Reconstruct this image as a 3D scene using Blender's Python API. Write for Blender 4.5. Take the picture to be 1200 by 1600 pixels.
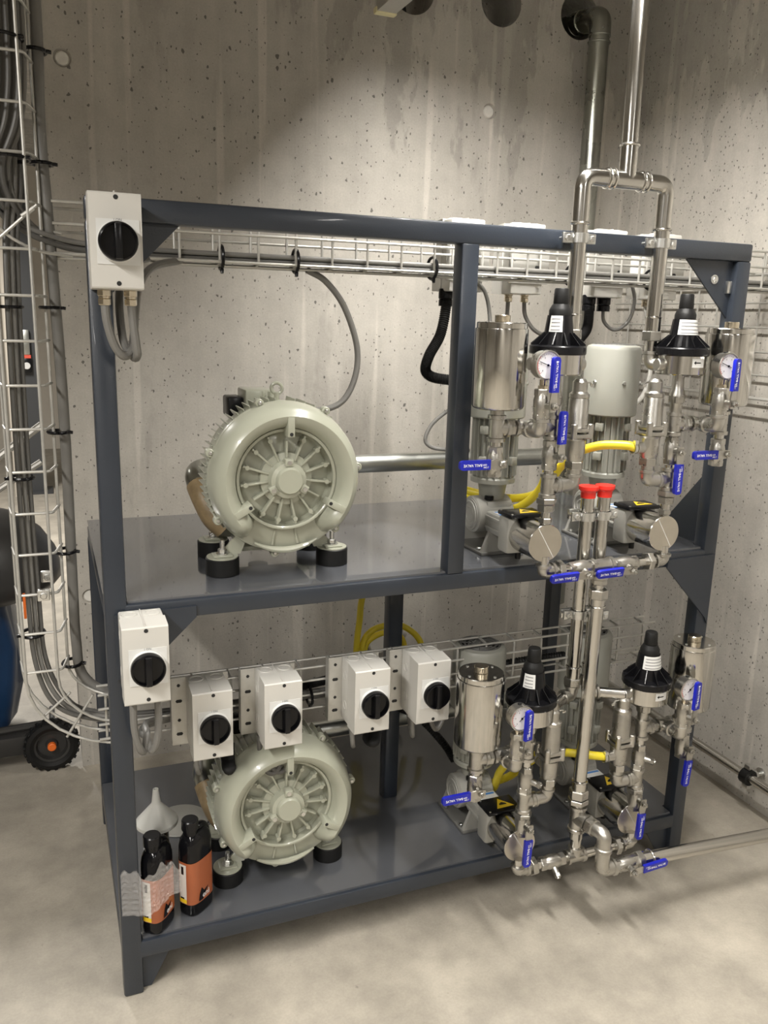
import bpy, bmesh, math, random
from mathutils import Vector, Matrix
random.seed(7)
for o in list(bpy.data.objects): bpy.data.objects.remove(o)
SC = bpy.context.scene
COL = SC.collection
V = Vector
PI = math.pi
R = math.radians

# ---------------------------------------------------------------- camera
cam_d = bpy.data.cameras.new('camera'); cam = bpy.data.objects.new('camera', cam_d); COL.objects.link(cam)
SC.camera = cam
cam_d.sensor_fit = 'VERTICAL'; cam_d.sensor_height = 36.0; cam_d.lens = 36.0 * 1307.2 / 1600.0
cam_d.clip_start = 0.02; cam_d.clip_end = 60
yaw, pitch, roll = R(22.1), R(13.12), R(1.61)
fw = V((math.sin(yaw) * math.cos(pitch), math.cos(yaw) * math.cos(pitch), -math.sin(pitch)))
rt = V((math.cos(yaw), -math.sin(yaw), 0)); up = rt.cross(fw)
r2 = rt * math.cos(roll) + up * math.sin(roll); u2 = up * math.cos(roll) - rt * math.sin(roll)
mw = Matrix((r2, u2, -fw)).transposed().to_4x4(); mw.translation = V((-0.097, -1.959, 1.766))
cam.matrix_world = mw

# ---------------------------------------------------------------- world, lamps, exposure
w = bpy.data.worlds.new('world'); SC.world = w; w.use_nodes = True
w.node_tree.nodes['Background'].inputs[0].default_value = (1.0, 0.97, 0.93, 1)
w.node_tree.nodes['Background'].inputs[1].default_value = 0.30
SC.view_settings.view_transform = 'Standard'; SC.view_settings.look = 'None'
SC.view_settings.exposure = 0.0; SC.view_settings.gamma = 1.0
SC.view_settings.use_curve_mapping = False

def area(name, loc, sx, sy, power, col=(1, .965, .91), rot=(0, 0, 0)):
    d = bpy.data.lights.new(name, 'AREA'); d.shape = 'RECTANGLE'; d.size = sx; d.size_y = sy
    d.energy = power; d.color = col; d.spread = R(162)
    o = bpy.data.objects.new(name, d); o.location = loc; o.rotation_euler = rot; COL.objects.link(o)
    return o
LAMPS = [(1.10, -0.20, 2.84, 170), (-1.3, -1.6, 2.84, 105), (-0.9, 4.2, 2.9, 170), (1.1, -3.4, 2.84, 50), (-1.3, -4.0, 2.84, 50)]  # the last two are unseen fill lamps, added to brighten the closed room
for i, (x, y, z, p) in enumerate(LAMPS):
    area('tube_light', (x, y, z - .005), .10, 1.44, p)

# ---------------------------------------------------------------- mesh builder
def basis(axis):
    a = V(axis).normalized()
    h = V((0, 0, 1)) if abs(a.z) < .9 else V((1, 0, 0))
    u = h.cross(a).normalized(); v = a.cross(u)
    return a, u, v

class MB:
    def __init__(s): s.v = []; s.f = []
    def add(s, vs, fs):
        b = len(s.v); s.v += [V(q) for q in vs]; s.f += [tuple(i + b for i in f) for f in fs]; return s
    def box(s, c, size, bev=0, rot=None):
        hx, hy, hz = size[0] / 2, size[1] / 2, size[2] / 2
        if bev > 0:
            bm = bmesh.new(); bmesh.ops.create_cube(bm, size=1)
            for q in bm.verts: q.co = V((q.co.x * size[0], q.co.y * size[1], q.co.z * size[2]))
            bmesh.ops.bevel(bm, geom=bm.edges[:], offset=bev, segments=2, affect='EDGES', profile=.5)
            bm.verts.index_update()
            vs = [q.co.copy() for q in bm.verts]; fs = [[q.index for q in f.verts] for f in bm.faces]; bm.free()
        else:
            vs = [V((x, y, z)) for x in (-hx, hx) for y in (-hy, hy) for z in (-hz, hz)]
            fs = [(0, 1, 3, 2), (4, 6, 7, 5), (0, 4, 5, 1), (2, 3, 7, 6), (0, 2, 6, 4), (1, 5, 7, 3)]
        if rot is not None: vs = [rot @ q for q in vs]
        c = V(c); return s.add([q + c for q in vs], fs)
    def bx(s, x0, x1, y0, y1, z0, z1, bev=0):
        return s.box(((x0 + x1) / 2, (y0 + y1) / 2, (z0 + z1) / 2), (abs(x1 - x0), abs(y1 - y0), abs(z1 - z0)), bev)
    def lathe(s, prof, o, axis=(0, 0, 1), n=28, a0=0.0, ref=None):
        a, u, v = basis(axis); o = V(o)
        if ref is not None:
            u = (V(ref) - a * V(ref).dot(a)).normalized(); v = a.cross(u)
        vs = []; fs = []; rings = []
        for r, h in prof:
            if r < 1e-6: rings.append([len(vs)]); vs.append(o + a * h)
            else:
                st = len(vs); rings.append(list(range(st, st + n)))
                for k in range(n):
                    t = a0 + 2 * PI * k / n; vs.append(o + a * h + (u * math.cos(t) + v * math.sin(t)) * r)
        for A, B in zip(rings, rings[1:]):
            for k in range(n):
                k2 = (k + 1) % n
                if len(A) == 1 and len(B) == 1: continue
                if len(A) == 1: fs.append((A[0], B[k2], B[k]))
                elif len(B) == 1: fs.append((A[k], A[k2], B[0]))
                else: fs.append((A[k], A[k2], B[k2], B[k]))
        return s.add(vs, fs)
    def cyl(s, p0, p1, r, n=20, r1=None, bev=0):
        p0 = V(p0); p1 = V(p1); L = (p1 - p0).length; r1 = r if r1 is None else r1
        if bev: pr = [(0, 0), (r - bev, 0), (r, bev), (r1, L - bev), (r1 - bev, L), (0, L)]
        else: pr = [(0, 0), (r, 0), (r1, L), (0, L)]
        return s.lathe(pr, p0, p1 - p0, n)
    def hexn(s, p0, p1, r, bev=.002):
        p0 = V(p0); p1 = V(p1); L = (p1 - p0).length
        return s.lathe([(0, 0), (r - bev, 0), (r, bev), (r, L - bev), (r - bev, L), (0, L)], p0, p1 - p0, 6, a0=.26)
    def tube(s, pts, r, n=10, caps=True):
        pts = [V(q) for q in pts]; m = len(pts); rr = r if isinstance(r, (list, tuple)) else [r] * m
        vs = []; fs = []; T = []
        for i in range(m):
            d = (pts[min(i + 1, m - 1)] - pts[max(i - 1, 0)]); T.append(d.normalized())
        a, u, vv = basis(T[0])
        for i in range(m):
            u = (u - T[i] * u.dot(T[i])).normalized(); v = T[i].cross(u)
            for k in range(n):
                t = 2 * PI * k / n; vs.append(pts[i] + (u * math.cos(t) + v * math.sin(t)) * rr[i])
        for i in range(m - 1):
            for k in range(n):
                k2 = (k + 1) % n; fs.append((i * n + k, i * n + k2, (i + 1) * n + k2, (i + 1) * n + k))
        if caps: fs.append(tuple(reversed(range(n)))); fs.append(tuple(range((m - 1) * n, m * n)))
        return s.add(vs, fs)
    def prism(s, poly, o, ax, ay, n, h):
        """polygon (2d) in plane (o,ax,ay) extruded along n by h"""
        o = V(o); ax = V(ax); ay = V(ay); n = V(n); m = len(poly)
        a = [o + ax * x + ay * y for x, y in poly]; b = [q + n * h for q in a]
        fs = [tuple(reversed(range(m))), tuple(range(m, 2 * m))]
        for i in range(m): j = (i + 1) % m; fs.append((i, j, m + j, m + i))
        return s.add(a + b, fs)
    def torus(s, c, axis, Rr, r, n=28, m=8):
        a, u, v = basis(axis); c = V(c); vs = []; fs = []
        for i in range(n):
            t = 2 * PI * i / n; d = u * math.cos(t) + v * math.sin(t)
            for k in range(m):
                q = 2 * PI * k / m; vs.append(c + d * (Rr + r * math.cos(q)) + a * (r * math.sin(q)))
        for i in range(n):
            for k in range(m):
                fs.append((i * m + k, ((i + 1) % n) * m + k, ((i + 1) % n) * m + (k + 1) % m, i * m + (k + 1) % m))
        return s.add(vs, fs)
    def build(s, name, mat, parent=None, ang=32, world=True):
        me = bpy.data.meshes.new(name)
        off = ABS.get(parent.name, V()) if (parent is not None and world) else V()
        me.from_pydata([tuple(q - off) for q in s.v], [], s.f)
        bm = bmesh.new(); bm.from_mesh(me); bmesh.ops.recalc_face_normals(bm, faces=bm.faces[:]); bm.to_mesh(me); bm.free()
        me.polygons.foreach_set('use_smooth', [True] * len(me.polygons))
        me.set_sharp_from_angle(angle=R(ang)); me.update()
        me.materials.append(MAT[mat])
        o = bpy.data.objects.new(name, me); COL.objects.link(o)
        if parent is not None: o.parent = parent; ABS[o.name] = off
        return o
ABS = {}

def rnd(pts, rad=.03, seg=6):
    """polyline with rounded corners"""
    pts = [V(p) for p in pts]; out = [pts[0]]
    for i in range(1, len(pts) - 1):
        a, b, c = pts[i - 1], pts[i], pts[i + 1]
        d1 = (a - b); d2 = (c - b); r = min(rad, d1.length * .49, d2.length * .49)
        p = b + d1.normalized() * r; q = b + d2.normalized() * r
        for k in range(seg + 1):
            t = k / seg; out.append(p * (1 - t) ** 2 + b * 2 * t * (1 - t) + q * t * t)
    out.append(pts[-1]); return out
def crv(pts, k=8):
    """catmull-rom"""
    P = [V(p) for p in pts]; P = [P[0] * 2 - P[1]] + P + [P[-1] * 2 - P[-2]]; out = []
    for i in range(1, len(P) - 2):
        for j in range(k):
            t = j / k
            out.append(.5 * ((2 * P[i]) + (P[i + 1] - P[i - 1]) * t + (2 * P[i - 1] - 5 * P[i] + 4 * P[i + 1] - P[i + 2]) * t * t + (3 * P[i] - P[i - 1] - 3 * P[i + 1] + P[i + 2]) * t ** 3))
    out.append(P[-2]); return out

def tag(o, label, cat, group=None):
    o['label'] = label; o['category'] = cat
    if group: o['group'] = group
    return o
def thing(name, label, cat, loc=(0, 0, 0), group=None):
    o = bpy.data.objects.new(name, None); o.empty_display_size = .05; COL.objects.link(o)
    o.location = loc; ABS[o.name] = V(loc); tag(o, label, cat, group); return o
def struct(o): o['kind'] = 'structure'; return o
def one(name, mb, mat, label, cat, group=None): return tag(mb.build(name, mat), label, cat, group)
def clone(root, label, loc=None, rot=None, group=None):
    c = root.copy(); COL.objects.link(c)
    if loc is not None: c.location = loc
    if rot is not None: c.rotation_euler = rot
    if label: c['label'] = label
    if group: c['group'] = group
    for ch in root.children:
        d = ch.copy(); COL.objects.link(d); d.parent = c
        for g in ch.children:
            e = g.copy(); COL.objects.link(e); e.parent = d
    return c

# ---------------------------------------------------------------- materials
MAT = {}
def mat(name, col, rough=.5, metal=0.0, coat=0.0, bump=0.0, bscale=200.0, var=0.0, vscale=8.0, trans=0.0, aniso=None, spec=.5, alpha=1.0):
    m = bpy.data.materials.new(name); m.use_nodes = True; nt = m.node_tree; b = nt.nodes['Principled BSDF']
    b.inputs['Base Color'].default_value = (*col, 1); b.inputs['Roughness'].default_value = rough; b.inputs['Metallic'].default_value = metal
    b.inputs['Coat Weight'].default_value = coat; b.inputs['Transmission Weight'].default_value = trans
    b.inputs['Specular IOR Level'].default_value = spec; b.inputs['Alpha'].default_value = alpha
    tc = nt.nodes.new('ShaderNodeTexCoord')
    mp = nt.nodes.new('ShaderNodeMapping'); nt.links.new(tc.outputs['Object'], mp.inputs[0])
    if aniso: mp.inputs['Scale'].default_value = aniso
    if var > 0:
        n = nt.nodes.new('ShaderNodeTexNoise'); n.inputs['Scale'].default_value = vscale; n.inputs['Detail'].default_value = 5
        nt.links.new(mp.outputs[0], n.inputs['Vector'])
        rp = nt.nodes.new('ShaderNodeMapRange'); rp.inputs['From Min'].default_value = .3; rp.inputs['From Max'].default_value = .7
        rp.inputs['To Min'].default_value = 1 - var; rp.inputs['To Max'].default_value = 1 + var * .5
        nt.links.new(n.outputs[0], rp.inputs[0])
        mx = nt.nodes.new('ShaderNodeVectorMath'); mx.operation = 'SCALE'; mx.inputs[0].default_value = col
        nt.links.new(rp.outputs[0], mx.inputs['Scale']); nt.links.new(mx.outputs[0], b.inputs['Base Color'])
        r3 = nt.nodes.new('ShaderNodeMapRange'); r3.inputs['To Min'].default_value = max(rough - .1, .03); r3.inputs['To Max'].default_value = rough + .1
        nt.links.new(n.outputs[0], r3.inputs[0]); nt.links.new(r3.outputs[0], b.inputs['Roughness'])
    if bump > 0:
        n2 = nt.nodes.new('ShaderNodeTexNoise'); n2.inputs['Scale'].default_value = bscale; n2.inputs['Detail'].default_value = 3
        nt.links.new(mp.outputs[0], n2.inputs['Vector'])
        bp = nt.nodes.new('ShaderNodeBump'); bp.inputs['Strength'].default_value = bump; bp.inputs['Distance'].default_value = .002
        nt.links.new(n2.outputs[0], bp.inputs['Height']); nt.links.new(bp.outputs[0], b.inputs['Normal'])
    MAT[name] = m; return m

def concrete(name, base, kind):
    m = bpy.data.materials.new(name); m.use_nodes = True; nt = m.node_tree; N = nt.nodes; L = nt.links; b = N['Principled BSDF']
    tc = N.new('ShaderNodeTexCoord')
    def noise(scale, sc=(1, 1, 1), det=5, rough=.55, loc=(0, 0, 0)):
        mp = N.new('ShaderNodeMapping'); mp.inputs['Scale'].default_value = sc; mp.inputs['Location'].default_value = loc
        L.new(tc.outputs['Object'], mp.inputs[0])
        n = N.new('ShaderNodeTexNoise'); n.inputs['Scale'].default_value = scale; n.inputs['Detail'].default_value = det; n.inputs['Roughness'].default_value = rough
        L.new(mp.outputs[0], n.inputs['Vector']); return n.outputs[0]
    def rng(x, a, c, lo, hi):
        r = N.new('ShaderNodeMapRange'); r.inputs['From Min'].default_value = a; r.inputs['From Max'].default_value = c
        r.inputs['To Min'].default_value = lo; r.inputs['To Max'].default_value = hi; L.new(x, r.inputs[0]); return r.outputs[0]
    def mul(a, c):
        q = N.new('ShaderNodeMath'); q.operation = 'MULTIPLY'
        L.new(a, q.inputs[0])
        if isinstance(c, float): q.inputs[1].default_value = c
        else: L.new(c, q.inputs[1])
        return q.outputs[0]
    f = rng(noise(1.6), .3, .7, .88, 1.1)
    f = mul(f, rng(noise(14, det=8), .3, .7, .93, 1.06))
    f = mul(f, rng(noise(140, det=2), .3, .7, .95, 1.05))
    hgt = noise(60, det=4)
    if kind == 'wall':
        st = noise(1.0, (9, 9, .35), 4, .6)
        f = mul(f, rng(st, .35, .7, .93, 1.07))
        drip = noise(1.0, (16, 16, .5), 2, .5, (3, 0, 0))
        f = mul(f, rng(drip, .58, .63, 1.0, 1.20))
        damp = noise(1.0, (5, 5, 1.1), 5, .62, (7, 1, 0))
        f = mul(f, rng(damp, .60, .64, 1.0, .88))
        sx = N.new('ShaderNodeSeparateXYZ'); L.new(tc.outputs['Object'], sx.inputs[0])
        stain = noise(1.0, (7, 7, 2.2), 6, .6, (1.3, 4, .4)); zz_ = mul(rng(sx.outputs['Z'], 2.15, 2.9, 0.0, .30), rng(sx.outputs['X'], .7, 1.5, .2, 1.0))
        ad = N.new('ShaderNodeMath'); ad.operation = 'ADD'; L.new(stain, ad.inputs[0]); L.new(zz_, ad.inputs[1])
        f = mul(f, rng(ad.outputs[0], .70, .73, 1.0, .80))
        # blow holes
        holes = None
        for sc_, th, dens in ((24.0, .07, .66), (50.0, .10, .54), (88.0, .11, .64)):
            mp = N.new('ShaderNodeMapping'); mp.inputs['Scale'].default_value = (1, 1, .75); L.new(tc.outputs['Object'], mp.inputs[0])
            wn = N.new('ShaderNodeTexNoise'); wn.inputs['Scale'].default_value = 90; L.new(mp.outputs[0], wn.inputs['Vector'])
            add = N.new('ShaderNodeVectorMath'); add.operation = 'MULTIPLY_ADD'; add.inputs[1].default_value = (.012,) * 3
            L.new(wn.outputs['Color'], add.inputs[0]); L.new(mp.outputs[0], add.inputs[2])
            vo = N.new('ShaderNodeTexVoronoi'); vo.inputs['Scale'].default_value = sc_; L.new(add.outputs[0], vo.inputs['Vector'])
            sep = N.new('ShaderNodeSeparateColor'); L.new(vo.outputs['Color'], sep.inputs[0])
            rad = rng(sep.outputs[0], dens, 1.0, 0.0, th * 2.2)
            lt = N.new('ShaderNodeMath'); lt.operation = 'LESS_THAN'; L.new(vo.outputs['Distance'], lt.inputs[0]); L.new(rad, lt.inputs[1])
            if holes is None: holes = lt.outputs[0]
            else:
                mxx = N.new('ShaderNodeMath'); mxx.operation = 'MAXIMUM'; L.new(holes, mxx.inputs[0]); L.new(lt.outputs[0], mxx.inputs[1]); holes = mxx.outputs[0]
        f = mul(f, rng(holes, 0, 1, 1.0, .34))
        sub = N.new('ShaderNodeMath'); sub.operation = 'MULTIPLY_ADD'; sub.inputs[1].default_value = -1.5; L.new(holes, sub.inputs[0]); L.new(hgt, sub.inputs[2]); hgt = sub.outputs[0]
    else:
        f = mul(f, rng(noise(5.5, det=7, rough=.65, loc=(2, 3, 0)), .35, .68, .80, 1.12))
        f = mul(f, rng(noise(38, det=3, loc=(9, 2, 0)), .70, .76, 1.0, .72))
    sv = N.new('ShaderNodeVectorMath'); sv.operation = 'SCALE'; sv.inputs[0].default_value = base; L.new(f, sv.inputs['Scale'])
    L.new(sv.outputs[0], b.inputs['Base Color'])
    b.inputs['Roughness'].default_value = .82 if kind == 'wall' else .5
    bp = N.new('ShaderNodeBump'); bp.inputs['Strength'].default_value = .35 if kind == 'wall' else .12; bp.inputs['Distance'].default_value = .003
    L.new(hgt, bp.inputs['Height']); L.new(bp.outputs[0], b.inputs['Normal'])
    MAT[name] = m
concrete('wall_concrete', (.42, .396, .355), 'wall')
concrete('floor_concrete', (.385, .350, .292), 'floor')
mat('plug_cement', (.70, .68, .63), .8, var=.1, vscale=40)
mat('rack_paint', (.024, .030, .041), .33, coat=.15, bump=.12, bscale=320, var=.08, vscale=6)
mat('shelf_paint', (.088, .092, .102), .16, coat=.9, bump=.06, bscale=260, var=.12, vscale=5)
mat('blower_paint', (.37, .378, .305), .28, coat=.35, bump=.04, bscale=120)
mat('pump_grey', (.30, .295, .27), .42, bump=.10, bscale=260, var=.06, vscale=9)
mat('pump_dark', (.12, .118, .11), .5)
mat('motor_grey', (.29, .29, .255), .42, bump=.06, bscale=200)
mat('stainless', (.60, .585, .55), .15, 1.0, var=.10, vscale=3, aniso=(60, 60, 1.5))
mat('stainless_disc', (.60, .56, .49), .34, 1.0, var=.06, vscale=30)
mat('cast_steel', (.52, .505, .47), .30, 1.0, bump=.22, bscale=420, var=.14, vscale=28)
mat('pipe_steel', (.60, .585, .55), .18, 1.0, var=.03, vscale=5)
mat('galvanized', (.50, .51, .48), .34, 1.0, var=.12, vscale=14)
mat('nickel', (.64, .57, .45), .22, 1.0)
mat('zinc', (.70, .70, .68), .30, 1.0, var=.10, vscale=40)
mat('tray_zinc', (.52, .51, .475), .42, .55, var=.06, vscale=60)
mat('duct_steel', (.40, .41, .375), .28, 1.0, var=.2, vscale=6)
mat('white_plastic', (.60, .585, .545), .38, var=.02, vscale=12)
mat('label_white', (.68, .68, .66), .45)
mat('black_plastic', (.006, .006, .007), .26, spec=.28)
mat('black_rubber', (.008, .008, .008), .5, bump=.1, bscale=300, spec=.3)
mat('black_gloss', (.004, .004, .005), .14, spec=.3)
mat('black_matte', (.018, .018, .018), .75)
mat('blue_vinyl', (.008, .014, .36), .33)
mat('white_print', (.85, .85, .85), .5)
mat('grey_print', (.20, .20, .21), .5)
mat('yellow_hose', (.72, .58, .03), .36)
mat('yellow_sign', (.80, .55, .02), .4)
mat('red_cap', (.75, .03, .02), .32)
mat('red_line', (.70, .10, .06), .4)
mat('cable_grey', (.165, .16, .148), .45)
mat('cable_dark', (.10, .097, .09), .45)
mat('dial_white', (.80, .78, .78), .4)
mat('orange_label', (.34, .095, .035), .38, var=.06, vscale=30)
mat('strip_grey', (.62, .60, .56), .4)
mat('sign_blue', (.06, .22, .55), .4)
mat('green_tag', (.03, .28, .08), .4)
mat('blue_tarp', (.012, .045, .12), .38, bump=.5, bscale=14, var=.2, vscale=6)
mat('lid_black', (.03, .029, .028), .35)
mat('orange_plastic', (.80, .16, .02), .4)
mat('funnel_plastic', (.80, .80, .76), .35, trans=.35)
mat('film', (.86, .83, .80), .10, bump=1.0, bscale=45, trans=.3, alpha=.17)
mat('tape_brown', (.30, .22, .12), .4, bump=.6, bscale=60, var=.3, vscale=30)
mat('far_paint', (.62, .57, .49), .8, var=.05)
mat('column_steel', (.045, .047, .05), .45)
mat('cream_plastic', (.72, .66, .40), .4)
m = bpy.data.materials.new('tube_glow'); m.use_nodes = True
e_ = m.node_tree.nodes.new('ShaderNodeEmission'); e_.inputs[0].default_value = (1, .94, .85, 1); e_.inputs[1].default_value = 6
m.node_tree.links.new(e_.outputs[0], m.node_tree.nodes['Material Output'].inputs[0]); MAT['tube_glow'] = m

def text_mesh(s, size, name='lettering'):
    c = bpy.data.curves.new(name, 'FONT'); c.body = s; c.size = size; c.align_x = 'LEFT'; c.align_y = 'CENTER'; c.resolution_u = 2; c.extrude = .0003
    o = bpy.data.objects.new(name, c); COL.objects.link(o); bpy.context.view_layer.update()
    me = bpy.data.meshes.new_from_object(o.evaluated_get(bpy.context.evaluated_depsgraph_get()))
    bpy.data.objects.remove(o); me.name = name; return me
def put_text(me, matname, parent, o, xd, yd, name='lettering'):
    """place a shared text mesh as a child: o local origin, xd reading direction, yd up direction"""
    if not me.materials: me.materials.append(MAT[matname])
    q = bpy.data.objects.new(name, me); COL.objects.link(q); q.parent = parent
    xd = V(xd).normalized(); yd = V(yd).normalized(); zd = xd.cross(yd)
    m4 = Matrix((xd, yd, zd)).transposed().to_4x4(); m4.translation = V(o); q.matrix_local = m4; return q

SU, SL = 1.092, 0.163          # shelf surfaces, upper and lower
# ================================================================ SETTING
def cut(obj, cutters):
    for mb in cutters:
        c = mb.build('cutter', 'plug_cement'); md = obj.modifiers.new('b', 'BOOLEAN'); md.operation = 'DIFFERENCE'; md.object = c; md.solver = 'EXACT'
    dg = bpy.context.evaluated_depsgraph_get(); me = bpy.data.meshes.new_from_object(obj.evaluated_get(dg))
    cs = [md.object for md in obj.modifiers]; obj.modifiers.clear(); obj.data = me
    for c in cs: bpy.data.objects.remove(c)
    me.set_sharp_from_angle(angle=R(32))
struct(MB().bx(-5, 2.5, -5, 11, -.12, 0).build('floor', 'floor_concrete'))
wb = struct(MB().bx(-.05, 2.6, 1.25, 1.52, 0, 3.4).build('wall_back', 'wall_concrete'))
HOLES = [(1.265, 2.962, .088), (1.64, 2.972, .088), (2.0, 2.974, .088)]
TIES = [(.017, 2.568), (1.612, 2.576), (.012, .702)]
cs = [MB().cyl((x, 1.2, z), (x, 1.6, z), r, 40) for x, z, r in HOLES]
cs += [MB().lathe([(0, -.02), (.034, -.02), (.026, .012), (0, .012)], (x, 1.25, z), (0, 1, 0), 32) for x, z in TIES]
cut(wb, cs)
for x, z in TIES:
    MB().lathe([(0, 0), (.020, 0), (.0235, .004), (.0235, .008), (0, .008)], (x, 1.256, z), (0, 1, 0), 28).build('tie_hole_plug', 'plug_cement', wb)
struct(MB().bx(2.29, 2.5, -5, 1.25, 0, 3.4).build('wall_right', 'wall_concrete'))
struct(MB().bx(-5, 2.5, 9.5, 9.7, 0, 3.4).build('wall_far', 'far_paint'))
struct(MB().bx(-5, 2.6, -5, 9.7, 3.4, 3.55).build('ceiling', 'wall_concrete'))
struct(MB().bx(-5, 2.5, -5.2, -5, 0, 3.4).build('wall_front', 'wall_concrete')); struct(MB().bx(-5.2, -5, -5.2, 9.7, 0, 3.4).build('wall_left', 'wall_concrete'))
# room behind the drilled holes
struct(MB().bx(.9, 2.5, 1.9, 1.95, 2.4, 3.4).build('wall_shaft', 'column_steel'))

# ceiling luminaires, hung from strut rails; the two far in front are added fill
def luminaire(x, y, z, label, y1):
    t = thing('ceiling_luminaire', label, 'lamp', (x, y, z), 'tube luminaires')
    MB().bx(x - .065, x + .065, y - .76, y + .76, z, z + .06, .008).build('housing', 'white_plastic', t)
    return t
lu = [luminaire(1.10, -.20, 2.845, 'long tube luminaire on the strut rail in front of the steel rack', 0),
      luminaire(-1.3, -1.6, 2.845, 'long tube luminaire left of the steel rack', 0),
      luminaire(1.1, -3.4, 2.845, 'added unseen fill luminaire at the right, far in front of the rack', 0), luminaire(-1.3, -4.0, 2.845, 'added unseen fill luminaire at the left, far in front of the rack', 0),
      luminaire(-.9, 4.2, 2.905, 'long tube luminaire over the area behind the cart', 0)]
t = thing('strut_rail', 'grey strut rail with cream end cap under the ceiling above the rack', 'rail', (1.06, 0, 2.8))
# slotted C profile running towards the viewer
mb = MB().bx(1.03, 1.036, -1.7, 1.02, 2.79, 2.83).bx(1.094, 1.10, -1.7, 1.02, 2.79, 2.83).bx(1.03, 1.10, -1.7, 1.02, 2.83, 2.836).bx(1.03, 1.045, -1.7, 1.02, 2.785, 2.79).bx(1.085, 1.10, -1.7, 1.02, 2.785, 2.79)
mb.bx(1.03, 1.10, -1.7, 1.02, 2.784, 2.786).build('channel', 'tray_zinc', t)
MB().bx(1.025, 1.105, 1.005, 1.035, 2.778, 2.80, .006).build('end_cap', 'cream_plastic', t)
for yy in (.8, -1.2): MB().cyl((1.065, yy, 2.83), (1.065, yy, 3.4), .006, 8).build('hanger_rod', 'zinc', t)

# column and things far behind the wall end
t = thing('steel_column', 'dark steel column standing far behind the wire cable tray', 'column', (-.245, 6.7, 0))
MB().bx(-.34, -.15, 6.69, 6.705, 0, 3.4).bx(-.34, -.15, 6.86, 6.875, 0, 3.4).bx(-.25, -.24, 6.7, 6.87, 0, 3.4).build('shaft', 'column_steel', t)
MB().bx(-.40, -.09, 6.63, 6.93, 0, .02).build('base_plate', 'column_steel', t)
t = thing('valve_station', 'small fitting with red band and round cap on the far steel column', 'fitting', (-.25, 6.66, 1.2))
MB().bx(-.285, -.215, 6.63, 6.69, 1.33, 1.56, .006).build('block', 'galvanized', t)
MB().bx(-.29, -.21, 6.625, 6.63, 1.30, 1.33).build('red_band', 'red_line', t)
MB().bx(-.29, -.21, 6.63, 6.69, 1.17, 1.30, .01).build('lower_block', 'black_plastic', t)
MB().cyl((-.25, 6.63, 1.23), (-.25, 6.61, 1.23), .032, 24, bev=.004).build('round_cap', 'label_white', t)
one('gas_pipe', MB().tube([(-.40, 6.6, 0.0), (-.40, 6.6, 3.39)], .03, 10), 'far_paint', 'pale vertical pipe beside the far steel column', 'pipe')

# ================================================================ RACK
rk = thing('steel_rack', 'dark slate painted steel rack with two shelves carrying blowers and pumps', 'rack', (.915, .43, 0))
def rp(name, mb, m='rack_paint'): return mb.build(name, m, rk)
W, D, T = 1.83, .864, .05; bv = .006
rp('post', MB().bx(0, T, 0, T, 0, 1.951, bv)); rp('post', MB().bx(W - T, W, 0, T, 0, 1.951, bv))
rp('post', MB().bx(.89, .94, 0, T, 1.085, 1.952, bv))
for x in (0, W - T): rp('post', MB().bx(x, x + T, D - T, D, 0, 1.04, bv))
rp('post', MB().bx(.89, .94, .40, .45, .163, 1.04, bv))
rp('beam', MB().bx(0, W, 0.0, T, 1.950, 2.0, bv))
for z0, z1 in ((1.04, 1.086), (.108, .157)):
    rp('beam', MB().bx(T - .01, W - T + .01, 0.0005, T, z0, z1, bv)); rp('beam', MB().bx(T - .01, W - T + .01, D - T, D - .0005, z0, z1, bv))
    for x in (0.0005, W - T - .0005): rp('beam', MB().bx(x, x + T, T - .01, D - T + .01, z0, z1, bv))
    rp('beam', MB().bx(.89, .94, T, D - T, z0 + .002, z1 - .002, bv))
for z0, z1 in ((1.0855, SU), (.1565, SL)):
    poly = [(T + .003, .012), (W - T - .003, .012), (W - T - .003, T + .003), (W - .002, T + .003), (W - .002, D - T - .002), (W - T - .002, D - T - .002) , (W - T - .002, D), (T + .002, D), (T + .002, D - T - .002), (.002, D - T - .002), (.002, T + .003), (T + .003, T + .003)]
    if z0 > 1: poly = poly[:4] + [(W - .002, D), (.002, D)] + poly[10:]
    rp('shelf_plate', MB().prism(poly, (0, 0, z0), (1, 0, 0), (0, 1, 0), (0, 0, 1), z1 - z0), 'shelf_paint')
XZ = ((0, 0, 0), (1, 0, 0), (0, 0, 1), (0, 1, 0))
def gus(poly, y0, h): rp('gusset', MB().prism(poly, (0, y0, 0), (1, 0, 0), (0, 0, 1), (0, 1, 0), h))
gus([(T, 1.95), (.199, 1.95), (T, 1.80)], .022, .006)
gus([(1.612, 1.95), (W - T, 1.95), (W - T, 1.79)], .022, .006)
gus([(.02, 1.066), (.211, 1.070), (.211, 1.042), (.10, .935), (.02, .90)], -.0065, .006)
gus([(1.64, 1.066), (W - .01, 1.07), (W - .01, .84), (1.808, .862), (1.637, 1.04)], -.0065, .006)
gus([(T, .112), (.128, .112), (.072, .002), (T, .002)], .02, .006)
gus([(W - T, .112), (1.685, .112), (1.752, .002), (W - T, .002)], .02, .006)
for yv in (.02,):
    rp('gusset', MB().prism([(T, SU), (.24, SU), (.24, SU + .012), (T, 1.325)], (1.80, 0, 0), (0, 1, 0), (0, 0, 1), (1, 0, 0), .006))
    rp('gusset', MB().prism([(D - T, 1.04), (.68, 1.04), (D - T, .90)], (.02, 0, 0), (0, 1, 0), (0, 0, 1), (1, 0, 0), .006))
    rp('gusset', MB().prism([(T, 1.04), (.20, 1.04), (T, .89)], (.02, 0, 0), (0, 1, 0), (0, 0, 1), (1, 0, 0), .006))
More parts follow.
